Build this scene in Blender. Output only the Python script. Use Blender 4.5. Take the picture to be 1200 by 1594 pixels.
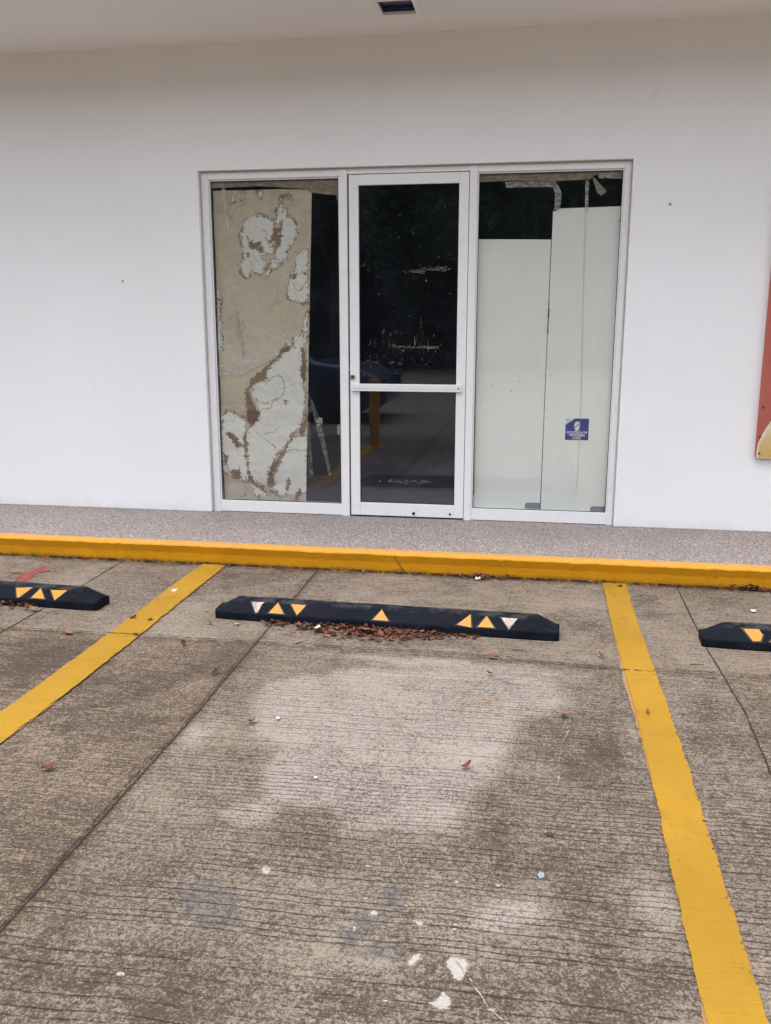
import bpy, bmesh, math, random
import numpy as np
from mathutils import Vector, Matrix, Euler
random.seed(7); rng = np.random.default_rng(7)
S = bpy.context.scene; COL = S.collection
for o in list(bpy.data.objects): bpy.data.objects.remove(o)
R = math.radians

# ---------------------------------------------------------------- camera
cam = bpy.data.objects.new('camera', bpy.data.cameras.new('camera')); COL.objects.link(cam); S.camera = cam
YAW, PITCH = -0.1667, -0.2126
cam.location = (0, -6.14, 1.3913)
cam.rotation_euler = (math.pi/2+PITCH, 0, -YAW)
cam.data.sensor_fit = 'VERTICAL'; cam.data.sensor_height = 24; cam.data.lens = 24*1385.885/1594
cam.data.clip_start = .05; cam.data.clip_end = 2000

# ---------------------------------------------------------------- overcast sky and soft sun
SUN_EL, SUN_AZ = 75, -150          # azimuth measured from +Y, behind and left of the camera
w = bpy.data.worlds.new('World'); S.world = w; w.use_nodes = True
nt = w.node_tree; nt.nodes.clear()
sky = nt.nodes.new('ShaderNodeTexSky'); sky.sky_type = 'NISHITA'; sky.sun_disc = False
sky.sun_elevation = R(SUN_EL); sky.sun_rotation = R(SUN_AZ); sky.air_density = 1.0; sky.dust_density = 3.0
hsv = nt.nodes.new('ShaderNodeHueSaturation'); hsv.inputs['Saturation'].default_value = .37
bg = nt.nodes.new('ShaderNodeBackground'); bg.inputs['Strength'].default_value = .15
wo = nt.nodes.new('ShaderNodeOutputWorld')
nt.links.new(sky.outputs[0], hsv.inputs['Color']); nt.links.new(hsv.outputs[0], bg.inputs['Color']); nt.links.new(bg.outputs[0], wo.inputs['Surface'])
sl = bpy.data.lights.new('sun', 'SUN'); sl.energy = .6; sl.angle = R(60); sl.color = (1, .985, .96)
so = bpy.data.objects.new('sun', sl); COL.objects.link(so)
d = Vector((math.sin(R(SUN_AZ))*math.cos(R(SUN_EL)), math.cos(R(SUN_AZ))*math.cos(R(SUN_EL)), math.sin(R(SUN_EL))))
so.rotation_euler = d.to_track_quat('Z', 'Y').to_euler(); so.location = (-4, -8, 9)
S.view_settings.view_transform = 'Standard'; S.view_settings.look = 'None'
S.view_settings.exposure = 1.31; S.view_settings.gamma = 1
S.render.engine = 'CYCLES'
S.cycles.max_bounces = 10; S.cycles.transparent_max_bounces = 16

# ---------------------------------------------------------------- node helper
def srgb(r, g, b):
    f = lambda c: (c/255/12.92 if c/255 <= .04045 else ((c/255+.055)/1.055)**2.4)
    return (f(r), f(g), f(b))
class NT:
    def __init__(s, name):
        s.m = bpy.data.materials.new(name); s.m.use_nodes = True; s.t = s.m.node_tree
        s.b = s.t.nodes['Principled BSDF']; s.out = s.t.nodes['Material Output']
        s.co = s.t.nodes.new('ShaderNodeTexCoord').outputs['Object']
    def put(s, sock, v):
        if hasattr(v, 'is_output'): s.t.links.new(v, sock)
        elif isinstance(v, (tuple, list)) and len(v) == 3 and sock.type == 'RGBA': sock.default_value = (*v, 1)
        else: sock.default_value = v
    def n(s, typ, ins={}, out=0, **kw):
        nd = s.t.nodes.new('ShaderNode'+typ)
        for k, v in kw.items(): setattr(nd, k, v)
        for k, v in ins.items(): s.put(nd.inputs[k], v)
        return nd.outputs[out]
    def math(s, op, a, b=0.0, c=None, clamp=False):
        ins = {0: a, 1: b}
        if c is not None: ins[2] = c
        return s.n('Math', ins, operation=op, use_clamp=clamp)
    def add(s, a, b): return s.math('ADD', a, b)
    def sub(s, a, b): return s.math('SUBTRACT', a, b)
    def mul(s, a, b): return s.math('MULTIPLY', a, b)
    def noise(s, scale, detail=3, rough=.55, co=None, dist=0, out='Fac'):
        return s.n('TexNoise', {'Vector': co or s.co, 'Scale': scale, 'Detail': detail, 'Roughness': rough, 'Distortion': dist}, out=out)
    def vor(s, scale, co=None, out='Distance', feature='F1'):
        return s.n('TexVoronoi', {'Vector': co or s.co, 'Scale': scale}, out=out, feature=feature)
    def ss(s, x, a, b, lo=0., hi=1.):
        return s.n('MapRange', {0: x, 1: a, 2: b, 3: lo, 4: hi}, interpolation_type='SMOOTHSTEP')
    def mix(s, f, a, b, blend='MIX'):
        nd = s.t.nodes.new('ShaderNodeMix'); nd.data_type = 'RGBA'; nd.blend_type = blend
        s.put(nd.inputs[0], f); s.put(nd.inputs[6], a); s.put(nd.inputs[7], b); return nd.outputs[2]
    def scale(s, co, v): return s.n('VectorMath', {0: co, 1: v}, operation='MULTIPLY')
    def vadd(s, a, b): return s.n('VectorMath', {0: a, 1: b}, operation='ADD')
    def xyz(s, co=None):
        nd = s.t.nodes.new('ShaderNodeSeparateXYZ'); s.put(nd.inputs[0], co or s.co); return nd.outputs
    def comb(s, x=0., y=0., z=0.): return s.n('CombineXYZ', {0: x, 1: y, 2: z})
    def attr(s, name, out='Fac'): return s.n('Attribute', out=out, attribute_name=name)
    def bump(s, h, strength=.5, dist=.002): 
        o = s.n('Bump', {'Height': h, 'Strength': strength, 'Distance': dist}); s.t.links.new(o, s.b.inputs['Normal'])
    def fin(s, col=None, rough=.6, metal=0, spec=None):
        if col is not None: s.put(s.b.inputs['Base Color'], col)
        s.put(s.b.inputs['Roughness'], rough); s.b.inputs['Metallic'].default_value = metal
        if spec is not None: s.b.inputs['Specular IOR Level'].default_value = spec
        return s.m

# ---------------------------------------------------------------- materials
def m_concrete():
    s = NT('tined_concrete'); X, Y, Z = s.xyz()
    lt, dk, gr, wh = s.attr('lt'), s.attr('dk'), s.attr('gr'), s.attr('wh'); tone = s.attr('tone'); fine = s.attr('fine')
    big = s.noise(.7, 6, .6); med = s.noise(2.4, 7, .68, dist=.4); mott = s.noise(9, 6, .68); sp = s.noise(46, 4, .66); g1 = s.noise(135, 2, .6); sp2 = s.noise(260, 2, .6)
    blot = s.noise(1.3, 8, .74, s.vadd(s.co, s.comb(3.1, 9.4, 0.)), .5)
    warp = s.add(s.mul(s.sub(s.noise(4.5, 8, .76), .5), 1.9), s.mul(s.sub(sp, .5), .7))
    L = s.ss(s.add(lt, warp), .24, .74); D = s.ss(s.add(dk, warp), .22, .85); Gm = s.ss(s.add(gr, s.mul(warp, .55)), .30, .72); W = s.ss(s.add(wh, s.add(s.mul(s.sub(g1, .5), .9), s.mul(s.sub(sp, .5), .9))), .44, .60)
    br = s.noise(1, 4, .68, s.scale(s.co, (6., 170., 1.))); br2 = s.noise(1, 3, .65, s.scale(s.co, (20., 90., 1.)))
    # how dirty each grain is: broad stains, shade under the leaf drift, mottling and grit
    c_ = lambda v, k: s.mul(s.sub(v, .5), k)
    low = s.add(s.add(.565, c_(med, 1.0)), s.add(c_(blot, 1.0), c_(mott, .42)))
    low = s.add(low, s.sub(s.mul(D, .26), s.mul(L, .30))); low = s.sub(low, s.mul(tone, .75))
    hi = s.add(s.add(c_(sp, .95), c_(g1, 2.1)), s.add(c_(sp2, 1.5), s.mul(c_(br, 1.5), s.add(.35, s.mul(fine, .65)))))
    hi = s.add(hi, c_(br2, .55))
    dirt = s.ss(s.add(low, hi), .02, 1.04)
    clean = s.mix(s.ss(big, .35, .65), (.246, .199, .154), (.274, .226, .180))
    clean = s.mix(s.mul(L, .85), clean, (.325, .283, .248))
    clean = s.mix(s.ss(s.mul(tone, -1.), .08, .22), clean, (.285, .212, .142))
    col = s.mix(dirt, clean, (.066, .049, .0375))
    col = s.mix(s.mul(Gm, .78), col, s.mix(s.ss(s.add(g1, s.mul(s.sub(sp, .5), .8)), .38, .62), (.150, .133, .120), (.082, .072, .065)))
    # tined grooves, uneven, broken, each with its own strength
    yy = s.add(Y, s.mul(s.sub(s.noise(1, 5, .62, s.scale(s.co, (2.4, .6, 1.))), .5), .050))
    yy = s.add(yy, s.mul(X, -.012))
    q = s.math('DIVIDE', yy, .0240); k = s.math('FLOOR', q)
    jit = s.n('TexWhiteNoise', {'W': k}, noise_dimensions='1D')
    fr = s.math('ABSOLUTE', s.sub(s.math('FRACT', q), s.add(.36, s.mul(jit, .28))))
    jit2 = s.n('TexWhiteNoise', {'W': s.add(k, 77.3)}, noise_dimensions='1D')
    seg = s.noise(1, 5, .78, s.comb(s.mul(X, 8.), s.mul(k, 3.71), 0.))
    wid = s.add(.02, s.mul(s.noise(1, 3, .7, s.comb(s.mul(X, 34.), s.mul(k, 9.1), 0.)), .19))
    g = s.sub(1., s.ss(s.math('DIVIDE', fr, wid), .35, 1.15))
    gm = s.mul(g, s.ss(s.add(seg, c_(jit2, .34)), .34, .58))
    gm = s.mul(gm, s.ss(s.add(s.noise(1.1, 5, .65), c_(mott, .4)), .26, .56, .30, 1.))
    gmf = s.mul(gm, s.sub(1., s.mul(fine, .50)))
    col = s.mix(s.mul(gmf, s.sub(.80, s.mul(L, .22))), col, (.027, .020, .016))
    col = s.mix(s.mul(s.mul(s.ss(br, .56, .72), fine), .55), col, (.040, .030, .024))
    col = s.mix(s.mul(W, .88), col, s.mix(s.ss(sp2, .35, .65), (.36, .335, .305), (.46, .435, .405)))
    rust = s.mul(s.ss(s.noise(2.1, 4, .6, s.vadd(s.co, s.comb(1.7, 4.9, 0.))), .66, .76), .30); col = s.mix(rust, col, (.26, .125, .05))
    h = s.add(s.mul(gmf, -1.0), s.add(s.add(s.mul(sp2, .22), s.mul(g1, .5)), s.mul(br, -.28)))
    s.bump(h, .7, .004)
    return s.fin(col, s.add(.72, s.mul(sp, .2)), spec=.16)
def m_aggregate():
    s = NT('washed_aggregate')
    v = s.vor(195, out='Color'); vx = s.xyz(v)[0]; n1 = s.noise(260, 2, .7); n2 = s.noise(1.6, 5, .6); n3 = s.noise(38, 4, .7)
    col = s.mix(vx, (.185, .148, .134), (.385, .328, .300))
    col = s.mix(s.ss(vx, .86, .90), col, (.66, .62, .60))
    col = s.mix(s.ss(vx, .14, .10), col, (.065, .050, .048))
    col = s.mix(s.mul(s.ss(n1, .45, .7), .5), col, (.14, .115, .108))
    col = s.mix(s.mul(s.ss(n3, .48, .72), .36), col, (.13, .105, .098))
    col = s.mix(s.mul(s.ss(n2, .42, .68), .30), col, (.17, .145, .135))
    X, Y, Z = s.xyz()
    ck = s.math('ABSOLUTE', s.sub(s.add(X, s.mul(Y, .62)), s.add(-1.19, s.mul(s.sub(s.noise(9, 3), .5), .07))))
    ck = s.mul(s.ss(ck, .007, .002), s.ss(s.math('ABSOLUTE', s.add(Y, .68)), .17, .12))
    col = s.mix(s.mul(ck, .6), col, (.055, .045, .04))
    s.bump(s.vor(165), .5, .003)
    return s.fin(col, .8, spec=.3)
def m_wall(name, c1, c2, dirt=True):
    s = NT(name); X, Y, Z = s.xyz()
    n = s.noise(.8, 6, .6); f = s.noise(120, 4, .6); f2 = s.noise(24, 4, .6)
    col = s.mix(s.ss(n, .3, .7), c1, c2)
    col = s.mix(s.mul(s.ss(s.noise(3.2, 6, .7), .56, .78), .10), col, (.55, .52, .50))
    if dirt:
        st = s.noise(1, 5, .65, s.scale(s.co, (5., 1., .55)))
        col = s.mix(s.mul(s.ss(st, .55, .8), .07), col, (.45, .40, .36))
        low = s.ss(s.add(Z, s.mul(s.noise(6, 5, .7), .16)), .16, .03)
        col = s.mix(s.mul(low, .32), col, (.42, .39, .37))
        line = s.ss(s.add(Z, s.mul(s.noise(40, 3, .7), .014)), .016, .009)
        col = s.mix(s.mul(line, .75), col, (.13, .115, .10))
        mk = s.math('ADD', s.ss(s.n('VectorMath', {0: s.co, 1: (.795, 0, 2.107)}, out='Value', operation='DISTANCE'), .013, .006), s.ss(s.n('VectorMath', {0: s.co, 1: (-2.93, 0, 1.66)}, out='Value', operation='DISTANCE'), .011, .005), clamp=True); col = s.mix(s.mul(mk, .75), col, (.14, .085, .055))
        pit = s.mul(s.ss(s.vor(3.1), .014, .006), s.ss(s.noise(1.3, 2), .5, .56))
        col = s.mix(s.mul(pit, .8), col, (.16, .13, .11))
        cr = s.math('ABSOLUTE', s.sub(s.noise(1.1, 5, .62), .5))
        cr = s.mul(s.ss(cr, .0022, .0007), s.ss(s.noise(.9, 2), .56, .66))
        col = s.mix(s.mul(cr, .10), col, (.35, .32, .30))
    s.bump(s.add(s.add(s.mul(f, .5), f2), s.mul(s.noise(3.5, 4, .55), 2.5)), .30, .004)
    return s.fin(col, .75, spec=.25)
def m_alu():
    s = NT('white_coated_aluminium'); n = s.noise(9, 6, .7); f = s.noise(160, 3, .7)
    col = s.mix(s.mul(s.ss(n, .5, .75), .20), (.80, .795, .80), (.52, .49, .47))
    col = s.mix(s.mul(s.ss(f, .66, .74), s.mul(s.ss(s.xyz()[2], .16, .05), .7)), col, (.14, .12, .10))
    return s.fin(col, s.add(.32, s.mul(n, .2)))
def m_simple(name, c, rough=.6, metal=0, var=.12, scale=20, bump=0, spec=None):
    s = NT(name); n = s.noise(scale, 5, .65)
    col = s.mix(s.ss(n, .3, .72), tuple(x*(1-var) for x in c), tuple(min(1, x*(1+var)) for x in c))
    if bump: s.bump(s.noise(scale*6, 4, .6), bump, .002)
    return s.fin(col, rough, metal, spec)
def m_glass():
    s = NT('window_glass'); X, Y, Z = s.xyz()
    fac = s.n('LayerWeight', {'Blend': .5}, out='Facing')
    fres = s.add(.052, s.mul(s.math('POWER', fac, 5.), .96))
    tr = s.n('BsdfTransparent', {'Color': (.965, .972, .962)}); gl = s.n('BsdfGlossy', {'Color': (.74, .82, 1), 'Roughness': .004})
    mx = s.n('MixShader', {0: fres, 1: tr, 2: gl})
    df = s.n('BsdfDiffuse', {'Color': (.36, .40, .52)})  # dust colour also carries a painted navy haze for the reflected sky
    dust_haze = s.add(.006, s.mul(s.ss(s.noise(3.1, 6, .7), .35, .8), .012))
    dust_haze = s.add(dust_haze, s.mul(s.ss(s.add(Z, s.mul(s.noise(5, 5), .3)), .62, .10), .055))
    dust_haze = s.add(dust_haze, s.mul(s.ss(s.vor(16), .035, .012), .10))
    st = s.noise(1, 3, .6, s.scale(s.co, (90., 1., 2.2)))
    dust_haze = s.add(dust_haze, s.mul(s.ss(st, .66, .78), .018))
    mx2 = s.n('MixShader', {0: dust_haze, 1: mx, 2: df}); s.t.links.new(mx2, s.out.inputs['Surface'])
    return s.m
def m_film(name, tint, opac, rough=.2, wr=60):
    s = NT(name); n = s.noise(wr, 4, .65, s.scale(s.co, (.35, 1., 1.)))
    tr = s.n('BsdfTransparent', {'Color': (1, 1, 1)})
    s.fin(s.mix(s.ss(n, .35, .7), tuple(c*.85 for c in tint), tint), rough); s.bump(n, .3, .003)
    op = s.add(opac-.12, s.mul(s.ss(n, .4, .65), .24))
    mx = s.n('MixShader', {0: op, 1: tr, 2: s.b.outputs[0]}); s.t.links.new(mx, s.out.inputs['Surface'])
    return s.m
def m_paint(name, c, edge=(.30, .16, .05), z_tone=False):
    s = NT(name); n = s.noise(1.7, 5, .6); f = s.noise(85, 4, .7); b = s.noise(260, 3, .7)
    col = s.mix(s.ss(n, .3, .7), tuple(x*.90 for x in c), tuple(min(1, x*1.06) for x in c))
    col = s.mix(s.mul(s.ss(s.noise(7, 7, .74), .48, .72), .42), col, tuple(x*.62 for x in c))
    if z_tone:  # by height: paler toward the top, darker toward the bottom
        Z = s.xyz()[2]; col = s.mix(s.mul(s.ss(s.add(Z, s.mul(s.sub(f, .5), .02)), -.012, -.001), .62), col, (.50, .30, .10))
        col = s.mix(s.mul(s.ss(s.add(Z, s.mul(s.sub(s.noise(14, 5, .7), .5), .06)), -.095, -.125), .6), col, (.11, .075, .035))
    X_, Y_, Z_ = s.xyz(); st = s.noise(1, 4, .7, s.scale(s.co, (5., 150., 40.))); col = s.mix(s.mul(s.ss(st, .52, .74), .30), col, tuple(x*.50 for x in c))
    chip = s.mul(s.ss(s.noise(26, 6, .78), .63, .68), .85)
    col = s.mix(chip, col, (.12, .085, .045))
    col = s.mix(s.mul(s.ss(f, .60, .75), .30), col, edge)
    s.bump(s.add(s.add(s.mul(b, .6), f), s.mul(st, 1.2)), .5, .003)
    return s.fin(col, .7, spec=.12)
def m_worn(name, c, cover, scale=90):
    s = NT(name); n = s.add(s.mul(s.noise(scale, 4, .7), .6), s.mul(s.noise(scale*.25, 4, .7), .4))
    s.fin(s.mix(s.ss(s.noise(scale*2, 2), .35, .65), tuple(x*.75 for x in c), c), .8, spec=.1)
    mx = s.n('MixShader', {0: s.ss(n, cover-.06, cover+.06), 1: s.n('BsdfTransparent', {'Color': (1, 1, 1)}), 2: s.b.outputs[0]}); s.t.links.new(mx, s.out.inputs['Surface'])
    return s.m
def m_rubber():
    s = NT('black_rubber'); n = s.noise(7, 5, .65); f = s.noise(140, 4, .7); X, Y, Z = s.xyz()
    col = s.mix(s.ss(n, .35, .7), (.0042, .0056, .010), (.0095, .0118, .019))
    col = s.mix(s.mul(s.ss(f, .58, .74), .30), col, (.062, .064, .072))
    sc = s.noise(1, 5, .75, s.scale(s.co, (9., 60., 60.))); col = s.mix(s.mul(s.ss(sc, .60, .72), .40), col, (.085, .085, .088))
    top = s.mul(s.ss(Z, .085, .102), s.ss(s.noise(12, 5, .7), .42, .62)); col = s.mix(s.mul(top, .35), col, (.10, .095, .09))
    sp = s.mul(s.ss(s.vor(85), .16, .08), s.ss(s.noise(13, 3, .6), .52, .62))
    col = s.mix(s.mul(s.mul(sp, s.ss(Z, .06, .03)), .7), col, (.30, .29, .28))
    s.bump(f, .4, .002)
    return s.fin(col, s.add(.58, s.mul(n, .25)), spec=.10)
def m_attrcol(name, rough=.7, var=.3, scale=60, spec=.3):
    s = NT(name); c = s.attr('col', 'Color'); n = s.noise(scale, 5, .65)
    col = s.mix(s.mul(s.ss(n, .4, .75), var), c, s.mix(1., c, (.42, .40, .38), 'MULTIPLY'))
    return s.fin(col, rough, spec=spec)
def m_board():
    s = NT('cream_painted_board'); X, Y, Z = s.xyz(); n = s.noise(1.4, 5, .6); f = s.noise(30, 5, .7)
    col = s.mix(s.ss(n, .3, .7), (.82, .81, .755), (.87, .865, .82))
    col = s.mix(s.mul(s.ss(s.noise(4, 6, .7), .55, .8), .20), col, (.56, .54, .45))
    col = s.mix(s.ss(s.vor(4.3), .022, .012), col, (.10, .08, .06))
    sc = s.noise(1, 4, .7, s.scale(s.co, (2.2, 1., 30.)))
    col = s.mix(s.mul(s.ss(sc, .70, .78), .25), col, (.36, .32, .27))
    s.bump(f, .08, .002)
    return s.fin(col, .42)
M = {}
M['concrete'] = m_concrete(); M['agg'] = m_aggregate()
M['wall'] = m_wall('white_wall_paint', (.82, .818, .822), (.855, .854, .862))
M['soffit'] = m_wall('soffit_paint', (.84, .835, .83), (.87, .87, .865), False)
M['alu'] = m_alu(); M['glass'] = m_glass(); M['rubber'] = m_rubber()
M['gasket'] = m_simple('black_gasket', (.012, .011, .011), .6)
M['steel'] = m_simple('brushed_steel', (.55, .54, .52), .35, 1)
M['dark'] = m_simple('dark_hole', (.012, .011, .011), .8)
M['yellow'] = m_paint('yellow_line_paint', (.36, .198, .021))
M['oldyellow'] = m_paint('old_orange_paint', (.33, .19, .095))
M['kerbyellow'] = m_paint('yellow_kerb_paint', (.70, .31, .010), z_tone=True)
M['reflyellow'] = m_simple('yellow_reflective_sheet', (.54, .235, .010), .45, var=.10, scale=60)
M['reflworn'] = m_simple('worn_white_sheet', (.44, .365, .33), .65, var=.45, scale=55)
M['joint'] = m_simple('joint_dirt', (.020, .016, .013), .9, var=.4, scale=60)
M['splat'] = m_worn('white_paint_drip', (.40, .375, .345), .44)
M['chalk'] = m_simple('pale_scratch', (.36, .32, .28), .8, var=.25, scale=50); M['hairline'] = m_worn('pale_hairline', (.36, .32, .28), .46, 60)
M['blue'] = m_simple('pale_blue_paint', (.27, .30, .35), .6)
M['red'] = m_worn('red_paint_stain', (.30, .085, .070), .44, 60)
M['oil'] = m_simple('dark_oil_spot', (.035, .032, .034), .45)
M['paper'] = m_attrcol('stained_paper', .7, .14, 22); M['leaf'] = m_attrcol('dry_leaf', .65, .4, 90)
M['board'] = m_board()
M['chipboard'] = m_simple('chipped_brown_edge', (.20, .075, .045), .8, var=.4, scale=60)
M['btape'] = m_film('brown_packing_tape', (.36, .285, .20), .78, .28)
M['ctape'] = m_film('clear_tape', (.84, .81, .75), .26, .22)
M['cfilm'] = m_film('clear_film', (.45, .48, .50), .15, .2)
M['kraft'] = m_simple('kraft_tape', (.36, .235, .12), .5, var=.2, scale=30)
M['signblue'] = m_simple('blue_sign_print', srgb(24, 44, 128), .4, var=.08)
M['signwhite'] = m_simple('white_sign_print', (.75, .75, .75), .4, var=.05)
M['signred'] = m_simple('red_sign_print', srgb(165, 35, 55), .4)
M['panelred'] = m_simple('brick_red_panel', (.42, .105, .078), .5, var=.10, scale=6)
M['panelside'] = m_simple('pale_panel_edge', (.62, .46, .44), .6)
M['sealant'] = m_simple('grey_sealant', (.50, .44, .42), .7)
M['notchgrey'] = m_simple('grey_notch_fill', (.20, .205, .20), .7)
M['cream'] = m_simple('cream_panel_edge', (.72, .62, .44), .5)
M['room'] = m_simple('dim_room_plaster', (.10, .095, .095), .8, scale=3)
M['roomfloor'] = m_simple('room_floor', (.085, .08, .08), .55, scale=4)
M['lampglass'] = m_simple('dark_blue_lamp_glass', (.006, .013, .060), .12, var=.2, scale=14)
M['lamptube'] = m_simple('lamp_tube', (.62, .63, .65), .3)
M['lampin'] = m_simple('lamp_housing', (.03, .05, .14), .3, var=.2, scale=10)
M['carpaint'] = m_simple('dark_blue_car_paint', (.045, .060, .100), .22, var=.1)
M['carglass'] = m_simple('car_glass', (.006, .007, .008), .04)
M['tyre'] = m_simple('tyre_rubber', (.02, .02, .02), .8)
M['bark'] = m_simple('bark', (.09, .065, .045), .9, var=.4, scale=12, bump=.6)
M['foliage'] = m_attrcol('foliage', .55, .3, 6)
M['bollard'] = m_paint('bollard_paint', (.70, .33, .03))
M['foil'] = m_simple('silver_foil', (.36, .37, .37), .40, .8, var=.5, scale=60)
M['whitepaper'] = m_simple('white_scrap', (.55, .55, .56), .6)
M['bluescrap'] = m_simple('blue_scrap', (.12, .15, .42), .5)
def m_wave():
    s = NT('printed_wave'); X, Y, Z = s.xyz(); n = s.noise(5, 4)
    t = s.add(s.sub(Z, s.mul(X, .4)), s.mul(s.sub(n, .5), .12))
    col = s.mix(s.ss(t, -.02, .30), (.56, .38, .12), (.66, .58, .42)); col = s.mix(s.ss(t, .10, .42), col, (.62, .70, .72))
    return s.fin(col, .45)
M['wave'] = m_wave()

# ---------------------------------------------------------------- mesh helpers
def mesh_obj(name, verts, faces, mats, parent=None, fm=None, smooth=False):
    me = bpy.data.meshes.new(name); me.from_pydata([tuple(v) for v in verts], [], faces)
    for m in (mats if isinstance(mats, (list, tuple)) else [mats]): me.materials.append(M[m] if isinstance(m, str) else m)
    if fm is not None: me.polygons.foreach_set('material_index', fm)
    if smooth: me.polygons.foreach_set('use_smooth', [True]*len(me.polygons))
    me.validate(); me.update()
    o = bpy.data.objects.new(name, me); COL.objects.link(o)
    if parent: o.parent = parent
    return o
def bm_obj(name, bm, mats, parent=None, smooth=False, bevel=0, seg=2):
    me = bpy.data.meshes.new(name); bmesh.ops.recalc_face_normals(bm, faces=bm.faces); bm.to_mesh(me); bm.free()
    for m in (mats if isinstance(mats, (list, tuple)) else [mats]): me.materials.append(M[m])
    if smooth: me.polygons.foreach_set('use_smooth', [True]*len(me.polygons))
    o = bpy.data.objects.new(name, me); COL.objects.link(o)
    if parent: o.parent = parent
    if bevel:
        b = o.modifiers.new('bevel', 'BEVEL'); b.width = bevel; b.segments = seg; b.limit_method = 'ANGLE'; b.angle_limit = R(35)
    return o
def box(bm, x0, x1, y0, y1, z0, z1, mi=0):
    v = [bm.verts.new(p) for p in ((x0,y0,z0),(x1,y0,z0),(x1,y1,z0),(x0,y1,z0),(x0,y0,z1),(x1,y0,z1),(x1,y1,z1),(x0,y1,z1))]
    for f in ((0,3,2,1),(4,5,6,7),(0,1,5,4),(1,2,6,5),(2,3,7,6),(3,0,4,7)):
        bm.faces.new([v[i] for i in f]).material_index = mi
def cyl(bm, c, r, depth, axis='Y', n=20, mi=0):
    rot = {'X': Euler((0, R(90), 0)), 'Y': Euler((R(90), 0, 0)), 'Z': Euler((0, 0, 0))}[axis].to_matrix().to_4x4()
    g = bmesh.ops.create_cone(bm, cap_ends=True, segments=n, radius1=r, radius2=r, depth=depth, matrix=Matrix.Translation(c) @ rot)
    for v in g['verts']:
        for f in v.link_faces: f.material_index = mi
def poly_prism(bm, pts, f0, thick, mi=0):
    """pts mapped by f0(a,b,t); t 0..thick"""
    a = [bm.verts.new(f0(p[0], p[1], 0)) for p in pts]; b = [bm.verts.new(f0(p[0], p[1], thick)) for p in pts]
    n = len(pts); bm.faces.new(a).material_index = mi; bm.faces.new(b[::-1]).material_index = mi
    for i in range(n): bm.faces.new((a[i], b[i], b[(i+1) % n], a[(i+1) % n])).material_index = mi
def empty(name, loc=(0, 0, 0), rz=0):
    o = bpy.data.objects.new(name, None); COL.objects.link(o); o.location = loc; o.rotation_euler.z = rz; o.empty_display_size = .1
    return o
def tag(o, label=None, cat=None, group=None, kind=None):
    if label: o['label'] = label
    if cat: o['category'] = cat
    if group: o['group'] = group
    if kind: o['kind'] = kind
    return o
# numpy noise and distance fields
def vnoise(x, y, seed=0):
    xi = np.floor(x).astype(int); yi = np.floor(y).astype(int); fx = x-xi; fy = y-yi
    fx = fx*fx*(3-2*fx); fy = fy*fy*(3-2*fy)
    def h(a, b):
        n = (a*374761393 + b*668265263 + seed*974711) & 0x7fffffff
        n = ((n ^ (n >> 13))*1274126177) & 0x7fffffff
        return ((n ^ (n >> 16)) & 0xffff)/65535.
    return (h(xi, yi)*(1-fx)+h(xi+1, yi)*fx)*(1-fy)+(h(xi, yi+1)*(1-fx)+h(xi+1, yi+1)*fx)*fy
def fbm(x, y, seed=0, oct=4):
    t = 0; a = .5
    for i in range(oct): t = t+a*vnoise(x*2**i, y*2**i, seed+i*17); a *= .5
    return t/(1-.5**oct)
def sdf(px, py, poly):
    """signed distance, positive inside"""
    P = np.array(poly); Q = np.roll(P, -1, 0); dm = np.full(px.shape, 1e9); ins = np.zeros(px.shape, bool)
    for (ax, ay), (bx, by) in zip(P, Q):
        ex, ey = bx-ax, by-ay; t = np.clip(((px-ax)*ex+(py-ay)*ey)/(ex*ex+ey*ey+1e-12), 0, 1)
        dm = np.minimum(dm, np.hypot(px-ax-t*ex, py-ay-t*ey))
        if ey != 0: ins ^= ((ay > py) != (by > py)) & (px < ex*(py-ay)/ey+ax)
    return np.where(ins, dm, -dm)
def ell(cx, cy, rx, ry, n=16): return [(cx+rx*math.cos(2*math.pi*i/n), cy+ry*math.sin(2*math.pi*i/n)) for i in range(n)]
def fattr(me, name, arr):
    a = me.attributes.new(name, 'FLOAT', 'POINT'); a.data.foreach_set('value', np.ascontiguousarray(arr, np.float32))
def cattr(me, arr, name='col'):
    a = me.color_attributes.new(name, 'FLOAT_COLOR', 'POINT')
    a.data.foreach_set('color', np.ascontiguousarray(np.c_[arr, np.ones(len(arr))].ravel(), np.float32))

# ================================================================ PARKING LOT
GZ = -.13
def axis_pts(segs):
    o = []
    for a, b, st in segs: o += list(np.arange(a, b-1e-6, st))
    return np.array(o+[segs[-1][1]])
gx = axis_pts([(-300, -60, 80), (-60, -10, 10), (-10, -4.6, .9), (-4.6, -2.7, .03), (-2.7, 1.4, .0125), (1.4, 3, .03), (3, 10, 1.), (10, 60, 10), (60, 300, 80)])
gy = axis_pts([(-300, -60, 80), (-60, -10, 10), (-10, -5.2, .8), (-5.2, -4.6, .03), (-4.6, -.93, .0125), (-.93, -.7, .05)])
GX, GY = np.meshgrid(gx, gy); nx, ny = len(gx), len(gy)
idx = np.arange(nx*ny).reshape(ny, nx)
fc = np.stack([idx[:-1, :-1], idx[:-1, 1:], idx[1:, 1:], idx[1:, :-1]], -1).reshape(-1, 4)
px, py = GX.ravel(), GY.ravel()
vv = np.c_[px, py, np.full(px.shape, GZ)]
me = bpy.data.meshes.new('parking_lot')
me.vertices.add(len(vv)); me.vertices.foreach_set('co', vv.ravel().astype(np.float32))
me.loops.add(fc.size); me.loops.foreach_set('vertex_index', fc.ravel().astype(np.int32))
me.polygons.add(len(fc)); me.polygons.foreach_set('loop_start', np.arange(0, fc.size, 4).astype(np.int32))
me.update(calc_edges=True); me.validate(); me.materials.append(M['concrete'])
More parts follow.
